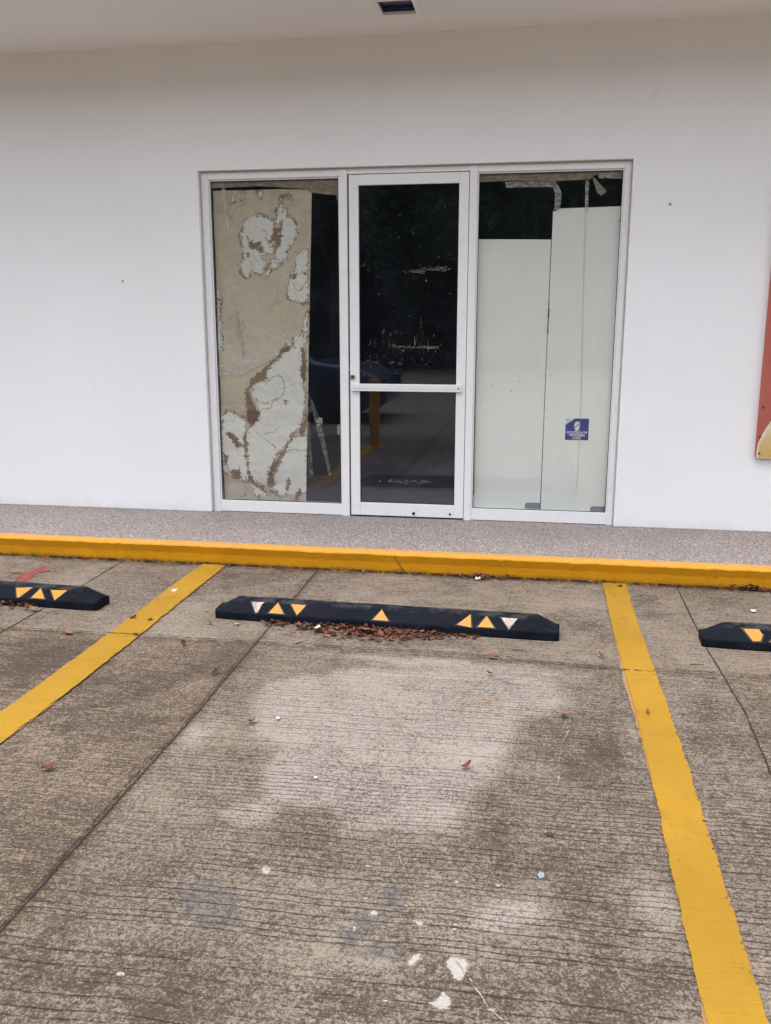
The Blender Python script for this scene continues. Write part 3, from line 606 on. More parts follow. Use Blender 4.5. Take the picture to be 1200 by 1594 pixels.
# sheet outline tapers a little to the right edge
right = np.interp(z, [.09, 2.27], [(-1.641,0.08),(-1.558,2.26)] and [[(-1.641,0.08)][0][0], [(-1.558,2.26)][0][0]])
xx = -2.266+(x+2.266)/(gxp[-1]+2.266)*(right+2.266)
zz = .088+(z-.088)/(gzp[-1]-.088)*(2.268-.088); x, z = xx, zz
nX = fbm(x*30, z*30, 1)-.5; fing = fbm(x*95, z*95, 2, 3)-.5; fine_ = fbm(x*230, z*230, 4, 2)-.5
qx, qz = x+.018*(fbm(x*26, z*26, 11)-.5)+.016*(fbm(x*75, z*75, 12)-.5), z+.018*(fbm(x*26, z*26, 13)-.5)+.016*(fbm(x*75, z*75, 14)-.5)
LIGHT = [[(-2.079,1.974),(-2.066,1.886),(-2.053,1.808),(-2.086,1.779),(-2.082,1.72),(-2.036,1.68),(-2.003,1.724),(-1.93,1.699),(-1.897,1.758),(-1.911,1.806),(-1.936,1.826),(-1.91,1.84),(-1.852,1.85),(-1.836,1.883),(-1.871,1.922),(-1.839,1.951),(-1.827,2.008),(-1.836,2.056),(-1.887,2.091),(-1.949,2.106),(-2.001,2.088),(-2.044,2.06),(-2.056,2.012)],
 [(-1.814,2.084),(-1.792,2.16),(-1.772,2.216),(-1.776,2.16),(-1.762,2.131),(-1.746,2.14),(-1.742,2.093),(-1.717,2.083),(-1.682,2.035),(-1.668,1.977),(-1.695,1.92),(-1.737,1.872),(-1.744,1.814),(-1.791,1.781),(-1.827,1.825),(-1.815,1.873),(-1.788,1.892),(-1.776,1.969),(-1.785,2.027),(-1.805,2.046),(-1.826,2.056)],
 [(-1.87,1.774),(-1.859,1.796),(-1.836,1.805),(-1.812,1.796),(-1.803,1.773),(-1.813,1.751),(-1.837,1.742),(-1.86,1.751)], [(-1.903,1.728),(-1.881,1.753),(-1.866,1.728),(-1.872,1.699),(-1.893,1.694)],
 [(-1.608,1.876),(-1.655,1.852),(-1.682,1.794),(-1.694,1.726),(-1.726,1.678),(-1.744,1.6),(-1.73,1.531),(-1.693,1.506),(-1.61,1.51),(-1.596,1.579),(-1.598,1.677),(-1.6,1.774),(-1.593,1.851)],
 [(-2.299,1.633),(-2.268,1.607),(-2.227,1.572),(-2.223,1.542),(-2.277,1.533),(-2.303,1.553)], [(-2.309,1.543),(-2.245,1.522),(-2.245,1.382),(-2.237,1.178),(-2.324,1.178)],
 [(-2.099,2.276),(-2.112,2.205),(-2.139,2.191),(-2.11,2.271)], [(-2.052,2.279),(-2.039,2.213),(-2.055,2.189),(-2.06,2.27)], [(-1.928,2.267),(-1.909,2.229),(-1.925,2.201),(-1.945,2.23)], [(-1.724,2.225),(-1.698,2.224),(-1.69,2.196),(-1.717,2.204)],
 [(-1.667,1.282),(-1.71,1.252),(-1.7,1.201),(-1.774,1.201),(-1.808,1.12),(-1.874,1.068),(-1.907,1.047),(-1.914,0.975),(-1.974,0.954),(-2.018,0.923),(-2.032,0.85),(-1.98,0.767),(-1.971,0.715),(-2.005,0.662),(-2.062,0.597),(-2.076,0.501),(-2.069,0.394),(-2.062,0.276),(-2.019,0.223),(-1.932,0.193),(-1.929,0.28),(-1.894,0.356),(-1.859,0.432),(-1.792,0.486),(-1.769,0.529),(-1.735,0.593),(-1.681,0.626),(-1.658,0.679),(-1.64,0.772),(-1.627,0.876),(-1.653,0.937),(-1.661,1.05),(-1.648,1.181),(-1.615,1.252)],
 [(-2.276,0.709),(-2.211,0.737),(-2.135,0.712),(-2.081,0.681),(-2.085,0.575),(-2.109,0.522),(-2.101,0.426),(-2.071,0.341),(-2.074,0.232),(-2.13,0.231),(-2.218,0.272),(-2.262,0.281),(-2.273,0.443),(-2.278,0.55)],
 [(-1.623,0.564),(-1.682,0.563),(-1.725,0.562),(-1.771,0.476),(-1.816,0.39),(-1.863,0.293),(-1.888,0.184),(-1.834,0.131),(-1.735,0.135),(-1.63,0.16)],
 [(-2.064,0.222),(-2.031,0.201),(-1.954,0.182),(-1.933,0.128),(-2.023,0.114)], [(-1.601,1.441),(-1.628,1.402),(-1.634,1.322),(-1.63,1.272),(-1.609,1.272)]]
BROWN = [[(-2.032,1.954),(-2.006,1.934),(-1.965,1.919),(-1.923,1.923),(-1.945,1.875),(-2.019,1.886)], [(-1.929,1.913),(-1.909,1.855),(-1.936,1.831),(-1.956,1.875)], [(-1.866,1.922),(-1.846,1.975),(-1.825,2.008),(-1.796,2.008),(-1.782,1.931),(-1.799,1.892),(-1.841,1.874),(-1.827,1.922)], [(-1.794,2.065),(-1.765,2.065),(-1.775,1.931),(-1.793,1.912)],
 [(-1.705,1.697),(-1.673,1.707),(-1.69,1.668),(-1.716,1.658)], [(-2.035,1.857),(-2.009,1.842),(-2.021,1.813),(-2.039,1.827)], [(-1.637,1.716),(-1.601,1.726),(-1.601,1.696),(-1.622,1.692)],
 [(-1.763,1.216),(-1.84,1.14),(-1.928,1.057),(-2.028,0.974),(-2.08,0.87),(-2.078,0.765),(-2.071,0.66),(-2.039,0.624),(-1.983,0.673),(-1.968,0.725),(-2.002,0.767),(-2.028,0.808),(-2.041,0.891),(-2.007,0.943),(-1.909,0.975),(-1.918,1.037),(-1.863,1.089),(-1.797,1.14),(-1.706,1.201)],
 [(-1.658,1.196),(-1.624,1.192),(-1.616,1.08),(-1.621,0.948),(-1.653,0.947),(-1.661,1.039)], [(-1.615,0.814),(-1.625,0.627),(-1.661,0.551),(-1.697,0.626),(-1.639,0.679),(-1.633,0.773)],
 [(-1.702,0.615),(-1.77,0.487),(-1.826,0.443),(-1.894,0.345),(-1.935,0.247),(-1.921,0.167),(-1.874,0.19),(-1.885,0.281),(-1.839,0.368),(-1.782,0.455),(-1.727,0.562)], [(-2.089,0.618),(-2.063,0.555),(-2.078,0.448),(-2.089,0.378),(-2.111,0.468)],
 [(-2.07,0.362),(-2.048,0.276),(-2.019,0.218),(-1.948,0.187),(-1.944,0.139),(-2.042,0.201),(-2.079,0.254)], [(-1.772,0.263),(-1.755,0.21),(-1.784,0.138),(-1.797,0.187)], [(-1.679,0.185),(-1.663,0.158),(-1.703,0.076),(-1.734,0.091),(-1.724,0.151)],
 [(-2.267,0.443),(-2.221,0.412),(-2.236,0.336),(-2.262,0.346)], [(-2.24,0.572),(-2.178,0.584),(-2.115,0.49),(-2.161,0.462),(-2.197,0.53)], [(-1.916,0.167),(-1.834,0.131),(-1.824,0.099),(-1.9,0.129)], [(-2.217,0.293),(-2.126,0.339),(-2.139,0.285),(-2.108,0.221),(-2.185,0.262)], [(-1.789,0.827),(-1.757,0.822),(-1.769,0.786),(-1.79,0.801)], [(-2.272,0.657),(-2.252,0.668),(-2.258,0.614),(-2.272,0.593)]]
dl = np.full(x.shape, -1.); 
for pl in LIGHT: dl = np.maximum(dl, sdf(qx, qz, pl))
db = np.full(x.shape, -1.)
for pl in BROWN: db = np.maximum(db, sdf(qx, qz, pl))
fgr = np.abs(fbm(x*46+9*(fbm(x*20, z*20, 72)-.5), z*46, 71, 2)-.5)*2
dl = dl-(fgr-.26)*.034+fine_*.003; db = db+(fgr-.26)*.030+fing*.012
c_paper = np.array([.57, .485, .37]); c_light = np.array([.725, .695, .635]); c_brown = np.array([.185, .110, .066]); c_edge = np.array([.19, .125, .08])
sst = lambda v, a, b: np.clip((v-a)/(b-a), 0, 1)**2*(3-2*np.clip((v-a)/(b-a), 0, 1))
mott = (fbm(x*5, z*5, 21)-.5)[:, None]; mt2 = (fbm(x*18, z*18, 22)-.5)[:, None]
c = c_paper*(1+.22*mott+.16*mt2)
lowz = sst(z, .95, .75)[:, None]
c = c*(1-.10*lowz)
m_l = sst(dl, -.001, .003)[:, None]; c = c*(1-m_l)+(c_light*(1+.08*mott+.08*mt2))*m_l
ew = .0050+.022*np.clip(fbm(x*22, z*22, 31)-.42, 0, 1)*3
band = (sst(dl, -ew, -ew*.3)*(1-sst(dl, .0008, .0035)))[:, None]; c = c*(1-band*.85)+c_edge*band*.85
brown = (sst(db, .0, .004)*sst(.004-np.abs(dl), -.022, .004)*1.)[:, None]
bt = sst(fbm(x*12, z*12, 41), .3, .65)[:, None]; cb = c_brown*(1-bt)+np.array([.26, .17, .105])*bt
bmask = sst(db, 0, .004)[:, None]; c = c*(1-bmask)+cb*bmask
LINES = [[(-1.926,0.934),(-1.909,0.965),(-1.865,0.988),(-1.822,1.001),(-1.793,0.972),(-1.78,0.905),(-1.816,0.842),(-1.87,0.821),(-1.914,0.799),(-1.979,0.814),(-2.021,0.85)], [(-1.981,0.72),(-1.947,0.765),(-1.893,0.763),(-1.87,0.81),(-1.835,0.826)],
 [(-2.018,0.603),(-1.965,0.557),(-1.922,0.531),(-1.879,0.495),(-1.845,0.462)], [(-1.625,0.461),(-1.727,0.469),(-1.782,0.45)], [(-1.832,0.644),(-1.871,0.59),(-1.898,0.595),(-1.937,0.573)], [(-1.706,1.644),(-1.676,1.591),(-1.639,1.604),(-1.609,1.648)],
 [(-1.926,2),(-1.905,2.009),(-1.885,1.98),(-1.896,1.952),(-1.881,1.932)], [(-2.256,0.705),(-2.211,0.737),(-2.167,0.73),(-2.135,0.707),(-2.081,0.671)], [(-2.261,0.443),(-2.217,0.282),(-2.109,0.21),(-2.03,0.217)], [(-2.109,0.199),(-2.095,0.123),(-2.135,0.105)]]
def pld(px_, py_, pts):
    d_ = np.full(px_.shape, 1e9)
    for (ax, ay), (bx, by) in zip(pts, pts[1:]):
        ex, ey = bx-ax, by-ay; t = np.clip(((px_-ax)*ex+(py_-ay)*ey)/(ex*ex+ey*ey), 0, 1); d_ = np.minimum(d_, np.hypot(px_-ax-t*ex, py_-ay-t*ey))
    return d_
dn = np.full(x.shape, 1e9)
for pl in LINES: dn = np.minimum(dn, pld(qx+.010*(fgr-.3), qz+.014*(fgr-.3), pl))
lm = (1-sst(dn, .0015, .0045))[:, None]; c = c*(1-lm*.75)+c_edge*lm*.75
# creases
cr = np.abs(fbm(x*3.1+z*1.2, z*2.2-x*.8, 51)-.5); c = c*(1-.16*np.exp(-(cr/.008)**2))[:, None]
rdg = lambda f_, sd: 1-np.abs(fbm(x*f_+z*f_*.5, z*f_*.8-x*f_*.3, sd, 3)-.5)*4
yv = .096+.012*(fbm(x*2.4, z*1.6, 61)-.5)*2-.006*rdg(2.6, 62)-.004*rdg(7., 63)-.0022*rdg(17., 64)
nzp, nxp = PX.shape; ii = np.arange(nzp*nxp).reshape(nzp, nxp)
fcs = np.stack([ii[:-1, :-1], ii[:-1, 1:], ii[1:, 1:], ii[1:, :-1]], -1).reshape(-1, 4)
paper = mesh_obj('paper_sheet', np.c_[x, yv, z].tolist(), fcs.tolist(), 'paper', smooth=True); cattr(paper.data, np.clip(c, 0, 1))
tag(paper, 'tall brown paper with pale water stains stuck inside the left window', 'paper')

def strip(name, pts, y, mat, label, cat, group=None, wob=.004, seed=0, jag=.0015):
    """a film or tape patch: outline polygon on the glass plane, finely gridded along its length and crinkled"""
    bm = bmesh.new(); P = [Vector((a, 0, b)) for a, b in pts]; r = random.Random(seed)
    vs = []
    for a, b in zip(P, P[1:]+P[:1]):
        n = max(1, int((b-a).length/.02))
        for i in range(n): q = a.lerp(b, i/n); vs.append(bm.verts.new((q.x+r.uniform(-jag, jag), 0, q.z+r.uniform(-jag, jag))))
    f = bm.faces.new(vs); bmesh.ops.triangulate(bm, faces=[f]); bmesh.ops.subdivide_edges(bm, edges=[e for e in bm.edges if e.calc_length() > .03], cuts=1)
    bmesh.ops.triangulate(bm, faces=bm.faces)
    for v in bm.verts: v.co.y = y+r.uniform(-wob, wob)*.25
    o = bm_obj(name, bm, mat); so_ = o.modifiers.new('thickness', 'SOLIDIFY'); so_.thickness = .0006
    return tag(o, label, cat, group)
TI = .0735
strip('packing_tape', [(-2.276,2.342),(-1.847,2.34),(-1.367,2.344),(-1.359,2.266),(-1.356,2.108),(-1.373,2.159),(-1.386,2.217),(-1.551,2.237),(-1.578,2.263),(-1.94,2.288),(-2.269,2.283)], TI, 'btape', 'long crumpled brown tape along the top of the left window over the paper', 'tape', 'tape inside the windows', .004, 1)
strip('packing_tape', [(-0.42,2.341),(0.054,2.348),(0.343,2.345),(0.349,2.31),(0.317,2.299),(0.293,2.279),(0.057,2.273),(-0.192,2.283),(-0.402,2.28),(-0.418,2.277)], TI, 'btape', 'wide brown tape along the top of the right window above the pale boards', 'tape', 'tape inside the windows', .004, 2)
strip('packing_tape', [(0.305,2.303),(0.334,2.279),(0.403,2.202),(0.372,2.175),(0.342,2.196)], TI+.002, 'btape', 'short loose brown tape end hanging diagonally in the right window corner', 'tape', 'tape inside the windows', .003, 3)
strip('packing_tape', [(0.34,2.329),(0.512,2.329),(0.515,2.278),(0.346,2.286)], TI+.001, 'ctape', 'clear crinkled tape in the top right corner of the right window', 'tape', 'tape inside the windows', .005, 4)
strip('plastic_strip', [(-0.25,2.277),(0.077,2.277),(0.117,2.201),(0.113,2.097),(0.076,2.098),(0.085,2.182),(0.058,2.238),(-0.241,2.241)], .080, 'ctape', 'torn clear plastic hanging in a bend above the two pale boards', 'plastic film', 'clear film inside the windows', .006, 5)
strip('plastic_strip', [(0.266,2.273),(0.29,2.272),(0.291,2.078),(0.275,2.078)], .080, 'ctape', 'narrow clear strip hanging straight down above the taller pale board', 'plastic film', 'clear film inside the windows', .003, 6)
strip('kraft_tape', [(-0.425,1.803),(-0.416,1.803),(-0.41,0.704),(-0.41,0.501),(-0.408,0.18),(-0.44,0.16),(-0.442,0.5),(-0.438,0.77),(-0.43,1.21)], TI, 'kraft', 'brown kraft tape running down the edge of the glass beside the shorter board', 'tape', None, .001, 7)
strip('kraft_tape', [(-1.395,0.654),(-1.372,0.663),(-1.372,0.58),(-1.396,0.589)], TI, 'kraft', 'small brown tape stub on the glass beside the door at the left window', 'tape', None, .0005, 8)
strip('plastic_strip', [(-2.202,2.327),(-2.174,2.327),(-2.166,2.175),(-2.151,1.974),(-2.165,1.97),(-2.189,2.175)], TI, 'ctape', 'thin clear strip added for a film glint over the upper left of the stained paper', 'plastic film', 'clear film inside the windows', .002, 9)  # strip added to stand for a glint on the plastic film
strip('plastic_strip', [(-2.273,1.069),(-2.122,1.102),(-1.978,1.112),(-1.857,1.158),(-1.786,1.176),(-1.834,1.131),(-1.979,1.067),(-2.101,0.997),(-2.271,1)], TI, 'ctape', 'wide clear tape lying across the middle of the stained paper', 'plastic film', 'clear film inside the windows', .003, 10)
strip('plastic_strip', [(-2.127,1.471),(-2.108,1.471),(-2.063,1.134),(-2.088,1.111)], TI, 'cfilm', 'faint clear tape running down the middle of the stained paper', 'plastic film', 'clear film inside the windows', .002, 11)
strip('plastic_strip', [(-1.616,0.862),(-1.597,0.848),(-1.529,0.678),(-1.502,0.562),(-1.476,0.398),(-1.453,0.29),(-1.472,0.275),(-1.513,0.445),(-1.554,0.599)], .12, 'cfilm', 'long clear strip leaning beside the paper in the dark of the left window', 'plastic film', 'clear film inside the windows', .004, 12)
strip('plastic_strip', [(-1.628,0.746),(-1.613,0.746),(-1.604,0.466),(-1.588,0.267),(-1.627,0.261)], .115, 'cfilm', 'short clear strip hanging from the right edge of the paper', 'plastic film', 'clear film inside the windows', .004, 13)
strip('plastic_strip', [(-1.561,0.678),(-1.537,0.702),(-1.513,0.698),(-1.514,0.656),(-1.537,0.651),(-1.547,0.637)], .115, 'ctape', 'small scrunched clear film piece beside the leaning strip', 'plastic film', 'clear film inside the windows', .006, 14)

# two boards standing behind the right window
def board(name, pts, y0, y1, label, rz=0):
    bm = bmesh.new(); poly_prism(bm, pts, lambda a, b, t: (a, y1-t, b), y1-y0); o = bm_obj(name, bm, 'board', bevel=.002); return tag(o, label, 'board', 'pale boards behind the right window')
def rnd(cx, cz, r_, a0, a1, n=6): return [(cx+r_*math.cos(R(a0+(a1-a0)*i/n)), cz+r_*math.sin(R(a0+(a1-a0)*i/n))) for i in range(n+1)]
b1 = board('board', [(-.432, 0.0), (-.05, 0.0), (-.05, .095)]+rnd(-.03, .11, .02, 180, 90)+[(.0545, .13)]+rnd(.0625-.008, 1.911-.008, .008, 0, 90)+[(-.428, 1.920)], .096, .112, 'shorter pale board with nail holes at left behind the right window')
b2 = board('board', [(.0590, 0.0), (.40, 0.0), (.40, .08)]+rnd(.42, .10, .02, 180, 90)+[(.498, .12), (.520, 2.112), (.0675, 2.104), (.0645, 1.5), (.0655, 1.43), (.0635, 1.40), (.0650, 1.36), (.0630, 1.30)], .088, .106, 'taller pale board with an upside down blue notice at right behind the right window')
V_, F_ = ribbon([(.0640, 1.30), (.0655, 1.37), (.0660, 1.42), (.0660, 1.51)], .004, .003, .01, 0, 91); mesh_obj('chipped_edge', [(a, .0872, b) for a, b, _ in V_], F_, 'chipboard', b2)
V_, F_ = blob([(.068, 2.088), (.0685, 2.103), (.118, 2.106), (.100, 2.096), (.08, 2.088)], 0, 92); mesh_obj('chipped_edge', [(a, .0870, b) for a, b, _ in V_], F_, 'chipboard', b2)
for xa, za, rr_ in [(a, b, r_) for (a, b), r_ in zip([(-0.302,0.952),(-0.346,0.925),(-0.114,0.981),(-0.169,0.914),(-0.172,0.58),(0.016,1.004),(-0.364,1.348),(-0.404,0.338)], (.0035, .003, .004, .0045, .003, .003, .003, .003))]:
    bm = bmesh.new(); cyl(bm, (xa, .0958, za), rr_, .0012, n=8); bm_obj('nail_hole', bm, 'dark', b1)
for xa, za, rr_ in [(a, b, r_) for (a, b), r_ in zip([(0.494,2.02),(0.093,1.018),(0.433,0.452),(0.167,0.45)], (.004, .003, .003, .003))]:
    bm = bmesh.new(); cyl(bm, (xa, .0878, za), rr_, .0012, n=8); bm_obj('nail_hole', bm, 'dark', b2)
for bb, xa, xb, zt, yb in ((b1, -.049, .0535, .128, .099), (b2, .401, .497, .118, .091)):
    bm = bmesh.new(); box(bm, xa, xb, yb, yb+.010, .001, zt); bm_obj('foot', bm, 'notchgrey', bb, bevel=.004)  # grey filler added in the cut-outs, which open onto the room behind
# cord hanging in front of the taller board
V_, F_ = ribbon([(0.274,2.262),(0.277,2.039),(0.283,1.714),(0.29,1.382),(0.301,0.956),(0.304,0.606),(0.303,0.337),(0.295,0.224)], .0020, .0005, .03, 0, 93)
cd = mesh_obj('cord', [(a, .0835, b) for a, b, _ in V_], F_, M['chipboard'].copy()); so_ = cd.modifiers.new('thickness', 'SOLIDIFY'); so_.thickness = .002
cd.data.materials[0] = m_simple('thin_grey_cord', (.50, .46, .40), .7); M['cord'] = cd.data.materials[0]
tag(cd, 'thin grey string hanging down over the taller board and its notice', 'cord')
# notice, pasted upside down
sx0, sx1, sz0, sz1 = .204, .365, .581, .733; SY = .0875
sg = empty('notice', ((sx0+sx1)/2, SY, (sz0+sz1)/2)); tag(sg, 'small blue notice pasted upside down on the taller pale board', 'sign')
sg.rotation_euler.y = math.pi; W2, H2 = (sx1-sx0)/2, (sz1-sz0)/2     # children are modelled upright, the whole is turned over
def flat(nm, pts, y, mat):
    bm = bmesh.new(); poly_prism(bm, pts, lambda a, b, t: (a, -y-t, b), .0004); return bm_obj(nm, bm, mat, sg)
flat('backing', [(-W2, -H2), (W2, -H2), (W2, H2), (-W2, H2)], 0, 'signwhite')
flat('blue_field', [(-W2+.002, -H2+.002), (W2*.18, -H2+.002), (W2-.003, -H2+.045), (W2-.003, H2-.002), (-W2+.002, H2-.002)], .0006, 'signblue')
hand = [(-.014, -.005), (-.018, -.03), (-.016, -.046), (-.008, -.052), (.004, -.052), (.014, -.046), (.019, -.032), (.020, -.012), (.014, -.002), (.012, .010), (.008, .014), (.004, .008), (0, .014), (-.005, .014), (-.009, .006)]
flat('raised_hand', hand, .0012, 'signwhite')
flat('red_stroke', [(-.032, -.048), (-.027, -.052), (.034, .0), (.029, .004)][::1], .0018, 'signred')
def text(body, size, x, z, mat, parent, y, name='lettering', bold=.0):
    cu = bpy.data.curves.new('t', 'FONT'); cu.body = body; cu.size = size; cu.align_x = 'CENTER'; cu.align_y = 'CENTER'; cu.extrude = .0002; cu.offset = bold; cu.resolution_u = 3
    to = bpy.data.objects.new('t', cu); COL.objects.link(to); bpy.context.view_layer.update()
    me_ = bpy.data.meshes.new_from_object(to.evaluated_get(bpy.context.evaluated_depsgraph_get())); bpy.data.objects.remove(to)
    me_.materials.clear(); me_.materials.append(M[mat]); o = bpy.data.objects.new(name, me_); COL.objects.link(o); o.parent = parent
    o.rotation_euler = (R(90), 0, 0); o.location = (x, -y, z); return o
text('SOLO', .0225, 0, .060, 'signwhite', sg, .0014, bold=.0006); text('PERSONAL', .0225, 0, .040, 'signwhite', sg, .0014, bold=.0006); text('AUTORIZADO', .0215, 0, .021, 'signwhite', sg, .0014, bold=.0006)
text('10', .022, W2-.020, -H2+.013, 'dark', sg, .0014)

# ================================================================ WHEEL STOPS
def stop_mesh():
    L2 = .88; secs = [(-L2, .060, .040, .026, .046), (-L2+.012, .072, .046, .028, .052), (-L2+.10, .077, .042, .032, .098), (-L2+.115, .077, .042, .033, .101)]
    secs += [(u, .077, .042, .033, .101) for u in np.linspace(-L2+.2, L2-.2, 22)]+[(-a, b, c_, d_, e_) for a, b, c_, d_, e_ in secs[::-1]]
    V = []; F = []; r = random.Random(3)
    for k, (u, hw, lip, tw, h) in enumerate(secs):
        z1 = lip; j = r.uniform(-.0015, .0015)
        tw += r.uniform(-.0012, .0012)
        ring = [(-hw, 0), (-hw, z1+j*.4), (-tw, h+j), (tw, h+j), (hw, z1), (hw, 0)]
        V += [(u, y, zz_) for y, zz_ in ring]
        if k:
            a = 6*(k-1)
            for q in range(5): F.append((a+q, a+q+1, a+7+q, a+6+q))
            F.append((a+5, a, a+6, a+11))
    F.append(tuple(range(6))); k = len(V)-6; F.append(tuple(range(k+5, k-1, -1)))
    return V, F
sv, sf = stop_mesh(); SA = (-.077, .042); SB = (-.033, .101)       # front slope from lip to crest
def on_slope(u, t, lift):
    nrm = Vector((0, SA[1]-SB[1], SB[0]-SA[0])).normalized()*(1 if True else -1); nrm = Vector((0, -(SB[1]-SA[1]), SB[0]-SA[0])).normalized()
    return (u, SA[0]+(SB[0]-SA[0])*t+nrm.y*lift, SA[1]+(SB[1]-SA[1])*t+nrm.z*lift)
proto_me = None
def wheel_stop(loc, rz, refl, label):
    global proto_me
    root = empty('wheel_stop', loc, rz); tag(root, label, 'wheel stop', 'wheel stops along the kerb')
    if proto_me is None:
        b = mesh_obj('rubber_body', sv, sf, 'rubber', root); bv = b.modifiers.new('bevel', 'BEVEL'); bv.width = .007; bv.segments = 2; bv.limit_method = 'ANGLE'; bv.angle_limit = R(20); proto_me = b
    else:
        b = proto_me.copy(); COL.objects.link(b); b.parent = root
    for u, pts, mat in refl:
        bm = bmesh.new(); poly_prism(bm, [(u+a, t) for a, t in pts], lambda a, t, q: on_slope(a, t, -.001+q), .0026); bm_obj('reflector', bm, mat, root)
        cx_ = sum(a for a, t in pts)/len(pts); ct = sum(t for a, t in pts)/len(pts)
        bm = bmesh.new(); poly_prism(bm, [(u+cx_+(a-cx_)*1.30, ct+(t-ct)*1.26) for a, t in pts], lambda a, t, q: on_slope(a, min(1, max(0, t)), -.001+q), .0016); bm_obj('reflector_bed', bm, 'gasket', root)
    for u in (-.72, -.22, .25, .70):
        bm = bmesh.new(); cyl(bm, (u, -.004, .1010), .017, .004, 'Z', 16); bm_obj('bolt_hole', bm, 'dark', root)
    return root
UP = [(-.040, .12), (.040, .12), (.0, .90)]; DN = [(-.040, .86), (.040, .86), (.0, .10)]
DNP = [(-.036, .84), (.034, .88), (.022, .74), (.006, .12), (-.006, .08), (-.022, .50)]
stop_c = wheel_stop((-.727, -1.885, GZ), -.030, [(-.652, DNP, 'reflworn'), (-.546, UP, 'reflyellow'), (-.435, DN, 'reflyellow'), (.0, UP, 'reflyellow'),
    (.425, [(-.040, .18), (.022, .95), (.030, .04)], 'reflyellow'), (.527, UP, 'reflyellow'), (.638, DN, 'reflworn')], 'black rubber wheel stop in the middle bay with leaves along its front')
stop_l = wheel_stop((-3.150, -1.812, GZ), -.045, [(-.64, UP, 'reflyellow'), (-.53, DN, 'reflyellow'), (0, UP, 'reflyellow'), (.435, [(-.046, .80), (.048, .92), (-.012, .08), (-.026, .10)], 'reflyellow'), (.535, UP, 'reflyellow'), (.645, [(-.046, .82), (.05, .88), (-.008, .06)], 'reflyellow')],
    'black rubber wheel stop left of the left yellow line, right end in view')
stop_r = wheel_stop((1.703, -1.905, GZ), -.040, [(-.652, [(-.045, .86), (.025, .90), (.040, .55), (.030, .12), (-.004, .08)], 'reflyellow'), (-.54, UP, 'reflyellow'), (-.43, DN, 'reflyellow'), (0, UP, 'reflyellow')],
    'black rubber wheel stop right of the right yellow line, chipped yellow reflector')

# ================================================================ LEAVES AND LITTER
LEAFC = [(.135, .042, .020), (.165, .058, .028), (.25, .125, .07), (.065, .024, .014), (.18, .072, .034), (.040, .020, .014), (.11, .036, .02)]
def leaf_geo(r, size, c, yaw, tilt, roll, curl, colr, wide=.42):
    V = []; Mx = Matrix.Translation(c) @ Euler((tilt, roll, yaw), 'XYZ').to_matrix().to_4x4()
    n = 6
    for i in range(n+1):
        t = i/n; hw = wide*size*math.sin(math.pi*min(1, t*.96+.03))**.8*(1-.25*t)+.001; xc = (t-.5)*size; zc = curl*size*(t-.5)**2*1.6
        jt = r.uniform(.85, 1.15)
        V += [Mx @ Vector((xc, -hw*jt, zc+curl*hw*.6)), Mx @ Vector((xc, 0, zc)), Mx @ Vector((xc, hw*jt, zc+curl*hw*.6))]
    F = []
    for i in range(n):
        k = 3*i; F += [(k, k+3, k+4, k+1), (k+1, k+4, k+5, k+2)]
    return V, F, [tuple(x_*r.uniform(.88, 1.1) for x_ in colr)]*len(V)
def pile(name, spots, label, cat='leaf litter', seed=0):
    r = random.Random(seed); V = []; F = []; C_ = []
    for (xc, yc, zc, size) in spots:
        v_, f_, c_ = leaf_geo(r, size, Vector((xc, yc, zc)), r.uniform(0, 6.28), r.gauss(0, .25), r.gauss(0, .25), r.uniform(-.4, .8), r.choice(LEAFC), r.uniform(.16, .42))
        o = len(V); V += v_; F += [tuple(i+o for i in q) for q in f_]; C_ += c_
    # twigs and needles
    for (xc, yc, zc, size) in spots[::2]:
        a = r.uniform(0, 3.14); L_ = r.uniform(.02, .06); dx, dy = math.cos(a)*L_/2, math.sin(a)*L_/2; o = len(V); w_ = .0012
        z0_ = zc+r.uniform(0, .008); z1_ = zc+r.uniform(0, .012)
        V += [(xc-dx, yc-dy, z0_), (xc-dx-dy*.05, yc-dy+dx*.05+w_, z0_), (xc+dx, yc+dy+w_, z1_), (xc+dx, yc+dy, z1_+w_)]; F.append((o, o+1, o+2, o+3)); C_ += [(.07, .035, .022)]*4
    ob = mesh_obj(name, V, F, 'leaf'); cattr(ob.data, np.array(C_)); return tag(ob, label, cat, kind='stuff')
r = random.Random(11); spots = []
for i in range(1050):
    u = r.uniform(0, 1); x_ = -1.34+u*1.10
    dens = .45+.55*math.sin(math.pi*min(1, max(0, (x_+1.15)/.80))) if x_ > -1.15 else .25
    if x_ > -.40: dens *= .45
    if r.random() > dens: continue
    wdt = .10*dens+.02; y_ = -1.885-.079-(x_+.727)*.030-abs(r.gauss(0, wdt*.55)); hz = max(0, .018*dens-(-(y_)-1.96)*.15)
    spots.append((x_, y_, GZ+.006+r.uniform(0, max(.003, hz)), r.uniform(.008, .030) if r.random() < .82 else r.uniform(.030, .050)))
pile('leaf_litter', spots, 'drift of dry brown leaves along the middle wheel stop', seed=1)
spots = []
for i in range(130):
    x_ = r.uniform(-3.6, -2.62); y_ = -1.86-.045*(x_+2.6)*-.2-abs(r.gauss(0, .05))+(.0 if x_ < -2.8 else .02)
    spots.append((x_, min(y_, -1.895-.045*(x_+3.15)), GZ+.006+r.uniform(0, .016), r.uniform(.016, .048)))
pile('leaf_litter', spots, 'brown leaves gathered in front of the left wheel stop', seed=2)
spots = []
for i in range(150):
    x_ = r.uniform(-3.6, 2.0); spots.append((x_, -.952-abs(r.gauss(0, .008)), GZ+.010+r.uniform(0, .008), r.uniform(.008, .026)))
for i in range(45): spots.append((r.gauss(-.28, .055), -.965-abs(r.gauss(0, .02)), GZ+.012+r.uniform(0, .02), r.uniform(.015, .04)))
